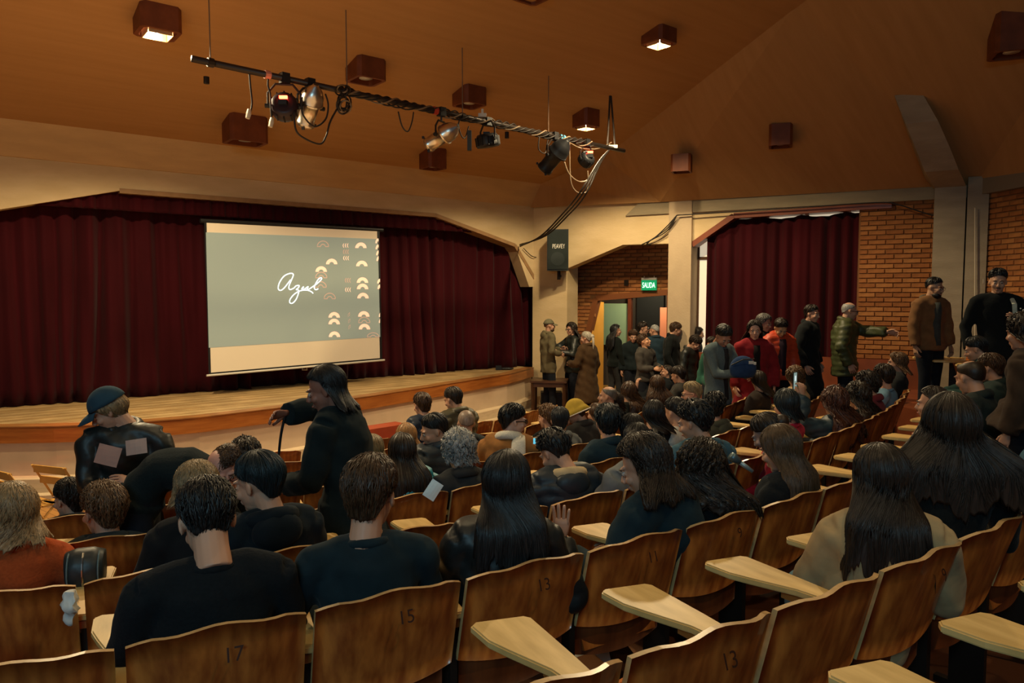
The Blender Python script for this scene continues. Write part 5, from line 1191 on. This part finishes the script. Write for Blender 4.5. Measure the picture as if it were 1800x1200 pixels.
# --- standing left
capL = person('person standing in a black leather jacket and blue cap, blond hair, holding papers', 'person in blue cap', 190, 681, ('Y', 4.45), ('wavy', 'blond', .07, .8), ('leather', (.010, .013, .013)), fy=-85, pitch=30, by=-165, seat=False, hs=1.0, wide=1.15, L=(-.10, .25, -.28), R=(.03, .25, -.36), ex=(('cap', (.025, .06, .09)), ('hand', -1, (.6, .6, .3), (.3, -.6, -.6)), ('hand', 1, (-.6, .6, .2), (-.2, -.6, -.6))))
strapW = person('person standing in a black coat with long black hair, one arm raised holding a strap', 'standing woman in black coat', 572, 643, ('Y', 4.15), ('long', 'black', .12, 1.0, .8), ('coat', (.010, .017, .019)), fy=-80, pitch=20, by=-62, seat=False, sex='f', hs=1.04, lean=.06, L=(-.10, .26, -.42), R=(.02, .34, -.03, .9, -.2, .0), ex=(('tuck',),), skinc=(.28, .12, .08))
# --- row 2 (k=2)
person('person with long straight brown hair and a bright teal puffer jacket', 'woman in teal puffer jacket', 706, 762, ('r', 2.1), ('long', 'dark', .30), ('puffer', (.012, .24, .33)), fy=-20, pitch=8, sex='f', hs=.96)
person('person with voluminous curly grey hair in a charcoal wool coat', 'woman with curly grey hair', 806, 756, ('r', 2), ('curlylong', 'grey', .07, 1.05, .62), ('coat', (.028, .030, .032)), fy=-20, pitch=14, sex='f', hs=1.04)
person('person with very dark curly hair seated in front of the denim-hoodie man, olive hoodie', 'person in olive hoodie', 1257, 691, ('r', 3), ('curlyshort', 'black', 0), ('hoodie', (.055, .058, .042)), pitch=10, fy=0)
person('person with black bobbed hair and glasses in a red top', 'woman with black bob and red top', 1382, 684, ('r', 2), ('long', (.010, .018, .022), .10), ('tee', (.48, .025, .05)), fy=-35, pitch=8, sex='f', ex=(('glasses', .0025),))
# --- row 3
person('person with long golden hair behind the dark long-haired woman', 'woman with long golden hair', 714, 744, ('Y', 6.4), ('long', 'gold', .22), ('jacket', (.05, .05, .05)), fy=-5, pitch=10, sex='f')
person('person in a navy puffer jacket turned in profile to the left, short dark hair', 'young man in navy puffer', 762, 728, ('r', 2.8), ('short', 'black', 0, .8), ('puffer', (.022, .034, .048)), fy=-105, pitch=18, by=-45, hs=1.0)
person('person with straight ash-blond hair half hidden by the standing woman', 'woman with ash-blond hair', 653, 764, ('r', 2.9), ('long', (.30, .23, .14), .18), ('jacket', BLK), pitch=8, sex='f', hs=.9)
person('person in tan coat, white scarf and black glasses looking right', 'man in tan coat and white scarf', 903, 711, ('r', 3), ('mess', 'black', 0, .9), ('coat', (.30, .135, .042)), fy=72, pitch=8, by=5, ex=(('glasses', .0045), ('scarf', (.62, .60, .52), 1)), skinc=(.66, .40, .30), hs=1.02)
person('person with thick black hair in a navy jacket, middle of the crowd', 'man with thick black hair', 1068, 712, ('r', 3), ('mess', (.010, .016, .020), 0, 1.1), ('jacket', (.012, .030, .045)), fy=-10, pitch=12, hs=1.05)
person('person with rounded black hair right of the man with thick black hair', 'person with rounded black hair', 1112, 729, ('Y', 5.7), ('short', 'black', 0, 1.5), ('jacket', BLK), fy=20, pitch=14)
person('person with long brown hair in a dark green sweater before the standing grey-sweater man', 'woman in dark green sweater', 1300, 664, ('r', 4), ('long', 'brown', .26), ('sweater', (.022, .036, .034)), fy=-40, pitch=10, sex='f', hs=1.04)
# --- row 4
person('older person with short cropped grey hair in a grey jacket', 'older man with cropped grey hair', 819, 722, ('r', 3.8), ('buzz', (.30, .22, .17), 0, 2.0), ('jacket', (.045, .055, .06)), pitch=8, fy=-10)
person('person seen from behind with dark thinning crown, light grey jacket', 'man with thinning crown', 985, 716, ('r', 3.9), ('short', (.018, .022, .026), 0, .7), ('jacket', (.14, .15, .15)), pitch=10, fy=5)
wtop = person('person with a dark ponytail in a white top pointing to the left', 'woman in white top pointing', 1186, 699, ('r', 4), ('bun', 'black', 0), ('sweater', (.50, .50, .46)), fy=-60, pitch=8, sex='f', by=-60, L=(-.22, .44, -.10), ex=(('tail', .3), ('hand', -1, (-.15, 1, .15), (.2, -.2, -1), (.5, .5))))
person('person with dark brown hair behind the white-top woman', 'woman with dark brown hair at mid right', 1334, 652, ('r', 5), ('long', 'dark', .16), ('jacket', (.03, .02, .015)), fy=-10, pitch=8, sex='f')
person('person with curly light brown hair in a cream padded coat', 'woman in cream padded coat', 1398, 644, ('r', 4.0), ('curlylong', 'lbrown', .06, .9), ('puffer', (.46, .33, .18)), fy=-15, pitch=10, sex='f')
# --- row 5 and front
person('person with brown bobbed hair in a navy hooded coat by the stage steps', 'woman in navy coat at the front', 741, 691, ('r', 5), ('wavy', 'brown', .03), ('puffer', (.014, .026, .048)), pitch=12, fy=-30, sex='f', ex=(('hood', (.014, .022, .04)),))
person('person with short dark hair in an olive-brown quilted puffer jacket at the front', 'man in olive puffer at the front', 796, 681, ('r', 5), ('short', 'dark', 0, 1.1), ('puffer', (.075, .065, .035)), pitch=20, fy=-50, hs=1.03)
person('person with curly light brown tied-up hair beside the dark table', 'person with tied-up curls', 962, 712, ('r', 4.6), ('curlyshort', 'lbrown', 0, 1.0), ('jacket', BLK), pitch=5, sex='f', ex=(('tail', .2),))
person('person wearing a mustard yellow bucket hat with white trim', 'person in yellow bucket hat', 1012, 702, ('Y', 7.5), ('short', 'dark', 0, .6), ('jacket', (.03, .03, .03)), fy=-70, pitch=26, ex=(('bucket', (.50, .34, .05)),))
person('person with straight brown bob right of the bucket hat', 'woman with straight brown bob', 1048, 709, ('Y', 8.5), ('long', 'brown', .12), ('jacket', (.04, .035, .03)), pitch=6, sex='f')
person('person with dark brown hair just above the thick black-haired man', 'person with dark brown hair mid-crowd', 1082, 690, ('r', 4.7), ('wavy', 'dark', .08), ('jacket', BLK), pitch=8, fy=20, sex='f')
person('person with receding grey hair in profile behind the dark-haired rows', 'man with receding grey hair', 1068, 679, ('r', 5.6), ('bald', 'dgrey', 0, 1.2), ('jacket', (.05, .05, .05)), fy=-80, pitch=0)
person('person with long wavy brown hair left of the woman raising her hand', 'woman with long wavy brown hair', 1106, 671, ('r', 5.5), ('wavy', 'brown', .34, 1.1), ('jacket', (.03, .03, .025)), pitch=6, fy=10, sex='f')
handW = person('person with long brown hair and black top raising her left hand to her face', 'woman raising her hand', 1155, 660, ('r', 5.3), ('wavy', 'brown', .30, 1.1), ('sweater', (.012, .012, .013)), pitch=6, fy=-20, sex='f', by=-10, L=(-.25, .12, .10, -.7, .1, -.5), ex=(('hand', -1, (.1, .1, 1), (1, .2, 0), (.4, .5)),))
person('laughing person with dark hair seen in profile facing left near the exit side', 'laughing woman in profile', 1172, 642, ('r', 6), ('long', 'dark', .10), ('jacket', BLK), fy=-95, pitch=-2, sex='f', ex=(('tuck',),))
person('person with short dark hair beside the laughing woman in profile', 'man beside the laughing woman', 1192, 644, ('r', 5.8), ('short', 'dark', 0, 1.3), ('hoodie', (.03, .028, .025)), fy=-60, pitch=16)
person('older person with short blond-grey hair, glasses and purple scarf facing left', 'older woman with purple scarf', 1215, 672, ('r', 4.9), ('short', (.38, .28, .15), 0, 1.3), ('jacket', (.04, .03, .05)), fy=-100, pitch=10, by=-60, sex='f', skinc=(.62, .33, .22), ex=(('glasses', .0025), ('scarf', (.05, .035, .08), 1)))
person('person with dark hair partly hidden between the rows below the entrance', 'dark-haired person below the entrance', 1150, 704, ('r', 4.2), ('long', 'black', .12), ('jacket', BLK), pitch=14, fy=10, sex='f')
# --- standing by the stage corner
person('person standing in an olive hoodie and olive cap beside the dark table', 'man in olive cap', 966, 561, ('Y', 14.7, 0), ('buzz', 'brown', 0), ('hoodie', (.12, .10, .055)), fy=75, pitch=-2, by=70, seat=False, ex=(('cap', (.14, .13, .08)), ('beard',)), L=(-.1, .30, -.34), R=(.2, .18, -.42))
person('person with long curly dark hair, glasses and black leather jacket reaching towards the man', 'woman with long curls by the pillar', 1004, 567, ('Y', 15.0, 0), ('curlylong', 'dark', .20, .9, .8), ('leather', (.014, .018, .016)), fy=-130, pitch=4, by=-110, seat=False, sex='f', R=(.12, .46, -.14), L=(-.2, .35, -.32), ex=(('glasses', .004),))
person('older person with white hair tied back in a long brown coat', 'older woman in brown coat', 1030, 583, ('Y', 14.2, 0), ('bun', 'white', 0, 1.2), ('longcoat', (.060, .034, .016)), fy=-70, pitch=4, by=-50, seat=False, sex='f', ex=(('tail', .34),), L=(-.2, .28, -.36))
# --- group at the exit
person('person with very long black hair, black top and white-striped trousers by the exit', 'woman with very long black hair', 1083, 570, ('Y', 15.2, .2), ('long', 'black', .36, 1.3), ('sweater', (.010, .013, .012)), fy=75, pitch=2, by=60, seat=False, sex='f', bottoms=(.03, .03, .03), ex=(('tuck',),))
person('boy with brown fringe in a black hooded jacket at the exit', 'boy with brown fringe', 1113, 580, ('Y', 15.0, .2), ('mess', 'brown', 0), ('jacket', (.012, .018, .020)), fy=175, pitch=10, by=170, seat=False, ex=(('hood', (.012, .018, .020)),))
person('person with wavy brown hair and grey hoodie looking up to the right', 'teenager in grey hoodie', 1133, 587, ('Y', 13.6, .1), ('curlyshort', 'brown', 0, .9), ('hoodie', (.065, .058, .050)), fy=110, pitch=-18, by=130, seat=False, R=(.05, .25, -.35), L=(-.22, .2, -.35), skinc=(.58, .30, .17))
person('person with dark hair and thin glasses half hidden behind the boy', 'person in thin glasses at the exit', 1131, 566, ('Y', 15.2, .2), ('short', 'dark', 0, 1.3), ('jacket', BLK), fy=100, pitch=4, by=100, seat=False, ex=(('glasses', .003),))
person('older person with white cropped hair in a navy fleece turned away', 'older man in navy fleece', 1150, 571, ('Y', 15.0, .2), ('buzz', 'grey', 0, 1.8), ('jacket', (.020, .040, .058)), fy=-60, pitch=4, by=-20, seat=False)
person('person with short brown hair in a black zipped jacket before the column', 'man in black zipped jacket', 1188, 567, ('Y', 14.2, .1), ('mess', 'brown', 0, .9), ('jacket', (.010, .012, .012)), fy=75, pitch=20, by=100, seat=False)
person('person in a black leather jacket stooping beside the column', 'person stooping in leather jacket', 1222, 590, ('Y', 13.2, .1), ('mess', 'dark', 0), ('leather', (.012, .014, .013)), fy=110, pitch=40, by=120, seat=False)
person('person with dark shoulder-length hair by the bright window edge', 'woman by the window edge', 1228, 575, ('Y', 14.6, .15), ('long', 'dark', .12), ('jacket', (.02, .018, .018)), fy=95, pitch=12, by=90, seat=False, sex='f')
person('person in a green sweater behind the grey-sweater man', 'person in green sweater', 1252, 592, ('Y', 11.9, .3), ('short', 'dark', 0), ('sweater', (.03, .10, .07)), fy=-150, pitch=20, by=-150, seat=False)
capM = person('person in a grey-blue sweater looking down at a navy bag in his hands', 'man in grey-blue sweater', 1272, 571, ('Y', 8.9), ('short', (.035, .032, .028), 0, 1.3), ('sweater', (.115, .155, .165)), fy=150, pitch=42, by=130, seat=False, hs=1.05, R=(.05, .36, -.34), L=(-.05, .38, -.36), inner=(.03, .028, .03), skinc=(.48, .24, .15))
person('smiling person with long dark hair in an open red coat', 'woman in red coat', 1327, 563, ('Y', 9.6), ('wavy', 'dark', .20, 1.1, .8), ('coat', (.24, .018, .024)), fy=178, pitch=6, by=165, seat=False, sex='f', inner=(.012, .010, .010), skinc=(.64, .37, .26))
person('person with chin-length grey hair behind the woman in the red coat', 'woman with grey bob', 1344, 552, ('Y', 10.8, .55), ('wavy', 'dgrey', .06, 1.3), ('jacket', (.03, .03, .03)), fy=120, pitch=12, by=120, seat=False, sex='f')
person('person in a bright orange-red jacket looking down', 'man in orange-red jacket', 1373, 560, ('Y', 10.0, .6), ('short', 'dark', 0, 1.2), ('puffer', (.50, .055, .018)), fy=160, pitch=35, by=150, seat=False, inner=(.02, .012, .02), skinc=(.48, .27, .14))
person('person in a long black coat standing before the red curtain', 'man in long black coat', 1428, 536, ('Y', 10.6), ('short', 'dark', 0), ('coat', (.012, .014, .015)), fy=120, pitch=8, by=110, seat=False, skinc=(.55, .30, .20))
pointM = person('bald person with glasses and olive quilted jacket pointing to the right', 'bald man pointing', 1494, 532, ('Y', 10.4), ('bald', 'grey', 0, .6), ('puffer', (.060, .070, .026)), fy=80, pitch=10, by=90, seat=False, L=(.02, .52, -.15, -.2, .2, -.8), ex=(('glasses', .0035), ('hand', -1, (.0, 1, -.15), (.9, 0, -.4), (.2, .5))), skinc=(.58, .33, .22))
person('bearded person in a brown suede jacket standing by the bent rib', 'bearded man in suede jacket', 1644, 488, ('Y', 9.3, .98), ('spiky', 'black', 0, .7), ('jacket', (.21, .105, .045)), fy=120, pitch=10, by=140, seat=False, inner=(.06, .065, .06), ex=(('hood', (.13, .10, .065)), ('beard',), ('glasses', .002)), skinc=(.46, .26, .16))
mous = person('person with moustache in a black sweatshirt holding small white flowers', 'man with moustache', 1755, 473, ('Y', 7.9, .98), ('spiky', 'black', 0, 1.2), ('sweater', (.010, .012, .013)), fy=176, pitch=8, by=170, seat=False, ex=(('moustache',), ('strap', (.5, .55, .45), -1)), L=(-.14, .28, -.26), skinc=(.50, .28, .18))
person('person in a dark brown coat with long dark curly hair at the right edge', 'person in dark brown coat', 1800, 552, ('Y', 5.2, .95), ('curlylong', 'dark', .22), ('coat', (.045, .028, .018)), fy=-60, pitch=6, by=-80, seat=False, sex='f')
# row 2/3 right-hand filler heads visible between others

place_rows(OCC)
# side seats beyond the aisle, tablets showing towards the stage
for i in range(5):
    Yq = 9.25-0.52*i; Xq = 5.75-0.03*i
    p = Vector((Xq, Yq, 0)); make_seat(p, math.radians(152), .98-.0*i, 'empty side seat with writing tablet on the platform, %s from the back wall' % ORD[i+1], None, i > 2, 'side seats on the platform')

# ================================================================== HAND-HELD AND LOOSE THINGS
def sheet(c, ax, ay, w_, h_, name, label, m, cat='paper', parent=None, bend_=.01):
    ax = Vector(ax).normalized(); ay = Vector(ay); ay = (ay-ax*ay.dot(ax)).normalized(); n = ax.cross(ay); V = []; Fs = []
    for k in (0, 1):
        for j in range(5):
            for i in range(5):
                u, v = i/4-.5, j/4-.5; V.append(tuple(Vector(c)+ax*u*w_+ay*v*h_+n*(bend_*math.cos(u*3)*math.cos(v*2)+k*.0015)))
    for j in range(4):
        for i in range(4): a = j*5+i; Fs += [(a, a+1, a+6, a+5), (25+a, 25+a+5, 25+a+6, 25+a+1)]
    o = build(MB().add(V, Fs), name, m); tag(o, label, cat); return o
m_pp = mat('pink_paper', (.42, .24, .19), .8)
wl = capL['arms'][0][2]; wr = capL['arms'][1][2]
sheet(at(190, 800, 4.10), (1, 0, -.25), (0, .2, 1), .13, .11, 'paper', 'pinkish folded paper in the left hand of the person in the blue cap', m_pp)
sheet(at(240, 785, 4.12), (1, 0, .15), (.25, .2, 1), .12, .085, 'paper', 'lighter pinkish card tucked at the right arm of the person in the blue cap', mat('pink_paper', (.5, .33, .27), .8))
sheet(at(761, 861, 3.9), (1, .1, -.7), (.6, .3, 1), .07, .10, 'paper', 'white folded paper held beside the curly grey-haired woman', mat('blue_white_paper', (.55, .68, .72), .7))
# strap held by the standing woman
wst = strapW['arms'][1][2]
cable('bag_strap', [wst, wst+Vector((-.03, .0, -.12)), wst+Vector((-.06, .02, -.30)), wst+Vector((-.10, .05, -.46))], .008, M_black, label='thin black strap hanging from the raised hand of the standing woman', cat='strap')
o = MB().ell(at(418, 715, 5.6)+Vector((0, 0, -.0)), (.001,)*3, 4, 3)
o = build(MB().ell(at(406, 717+80, 7.2), (.14, .12, .08)), 'white_bag', mat('white_cloth', (.6, .58, .52), .8), smooth=True); tag(o, 'white cloth bag behind the standing woman in black', 'bag')
# phone held up
wp = ph_['arms'][0][2]; fr_ = ph_['bf']; pc = wp+Vector((-.02, 0, .13))+fr_*.05
ph = empty('smartphone', pc, math.atan2(ph_['br'].y, ph_['br'].x)+.1, 'black smartphone held up with a lit screen', 'phone')
build(MB().box((0, 0, 0), (.072, .009, .150)), 'phone_case', M_black, ph); build(MB().box((0, -.0055, 0), (.064, .002, .140)), 'screen', mat('phone_screen', (.25, .36, .33), .4, emit=.5), ph)
build(MB().box((0, -.007, .02), (.03, .001, .045)), 'screen_picture', mat('phone_picture', (.5, .6, .62), .4, emit=.8), ph)
# navy bag in the hands of the grey-blue sweater man
q = at(1306, 648, 8.45); b = MB().ell((0, 0, 0), (.155, .10, .15), 20, 12, Matrix.Rotation(.5, 3, 'Y')); V_ = b.V[0]; V_[:, 2] = np.maximum(V_[:, 2], -.10)
e = empty('navy_bag', q, 0, 'navy blue rounded bag held by the man in the grey-blue sweater', 'bag'); build(b, 'shell', cloth((.018, .045, .12)), e, smooth=True); build(MB().box((.06, -.10, .08), (.05, .01, .03)).box((.11, -.08, .07), (.025, .01, .03)), 'emblem', mat('emblem', (.6, .6, .55), .7), e)
build(MB().tube([(-.15, -.06, .05), (-.05, -.15, .12), (.08, -.15, .13)], .006, n=6), 'seam', M_black, e)
# flowers
wq = mous['arms'][0][2]; e = empty('flower_bunch', wq+Vector((.02, -.05, .02)), 0, 'small bunch of tiny white flowers held by the man with the moustache', 'flowers')
rr = random.Random(3); b = MB(); bs = MB()
for i in range(46):
    v = Vector((rr.uniform(-.02, .30), rr.uniform(-.08, .08), rr.uniform(.0, .16))); v.z += .1*v.x; b.ell(v, (.008, .008, .007), 6, 4)
    if i % 3 == 0: bs.tube([(0, 0, -.02), v], .002, n=3)
o = build(b, 'blossom', mat('white_blossom', (.7, .72, .66), .8), e); o['kind'] = 'stuff'; build(bs, 'stem', cloth((.04, .06, .03)), e); build(MB().tube([(0, 0, 0), (-.06, 0, -.18)], [.012, .022], n=8), 'wrapper', mat('wrapper', (.5, .5, .46), .5), e)
# bag on a seat at the left
q = onz(150, 1000, 1.12); q = at(151, 1001, 3.22); e = empty('handbag', q, math.radians(20), 'black leather handbag with a silver zip hanging on a seat back at the left', 'bag')
b = MB().tube([(-.075, 0, 0), (-.07, 0, 0), (-.03, 0, 0.004), (.03, 0, 0.004), (.07, 0, 0), (.075, 0, 0)], [.055, .075, .085, .085, .075, .055], [.06, .085, .095, .095, .085, .06], n=18); build(b, 'bag_body', leather((.016, .024, .026)), e, smooth=True)
build(MB().tube([(0, -.087*math.cos(a), .10*math.sin(a)) for a in np.linspace(-1.1, 1.1, 9)], .004, n=5), 'zip', M_steel, e)
for s in (-1, 1): build(MB().tube([(s*.06, -.082*math.cos(a), .09*math.sin(a)) for a in np.linspace(-1.3, 1.3, 9)], .0035, n=5), 'piping', mat('piping', (.10, .15, .16), .4), e)
q = at(124, 1062, 2.62); b = MB().ell(q, (.026, .03, .065), 18, 14); V_ = b.V[0]; V_ += .009*np.sin(V_[:, [1, 2, 0]]*95)+.006*np.sin(V_[:, [2, 0, 1]]*160)
o = build(b, 'white_scarf', mat('white_cloth', (.55, .55, .52), .85), None, smooth=True); tag(o, 'crumpled white cloth stuffed between two seats under the black handbag', 'cloth')
# papers on the floor between rows
for i, (x, y, s, lab, m_) in enumerate(((1036, 1152, .16, 'torn white paper lying on the floor between the rows', M_white), (1125, 1128, .12, 'orange leaflet on the floor under the seats', mat('orange_paper', (.50, .22, .10), .7)), (1040, 1168, .10, 'brown paper scrap beside the torn white paper', mat('brown_paper', (.38, .17, .07), .7)), (1286, 1086, .07, 'small white paper scrap on the dark floor', M_white))):
    q = oncyl(x, y, radius(0)+.22); z_ = floor_z(q.x, q.y)+.012
    q = onz(x, y, z_+.35) if i != 3 else onz(x, y, z_+.30)
    q.z = floor_z(q.x, q.y)+.012
    sheet(onz(x, y, .66+.01*i), (1, .3*i, 0), (0, 1, 0.12), s*1.3, s*1.5, 'paper', lab, m_)
# gesturing pen-free raised hand phone glow near the tan coat man
o = build(MB().box(at(944, 775, 4.9), (.05, .02, .035)), 'smartphone', mat('phone_blue', (.10, .45, .60), .4, emit=.8)); tag(o, 'small lit blue phone screen right of the tan coat', 'phone')
# microphone on a stand among the seats
mc = at(1300, 812, 3.9); e = empty('microphone', mc, 0, 'grey microphone resting on a seat back in front of the light-streaked hair', 'microphone')
build(MB().tube([(-.05, 0, .035), (-.035, 0, .025), (0, 0, 0)], [.022, .026, .018], n=12), 'head', mat('mic_grille', (.10, .16, .19), .4, metal=.6), e, smooth=True); build(MB().tube([(0, 0, 0), (.07, 0, -.05)], [.014, .011], n=10), 'handle', mat('mic_body', (.25, .33, .36), .35, metal=.4), e, smooth=True)
finish_jobs()
import os
if os.environ.get('DBG'):
    for q in PEOPLE: print('PP', q)
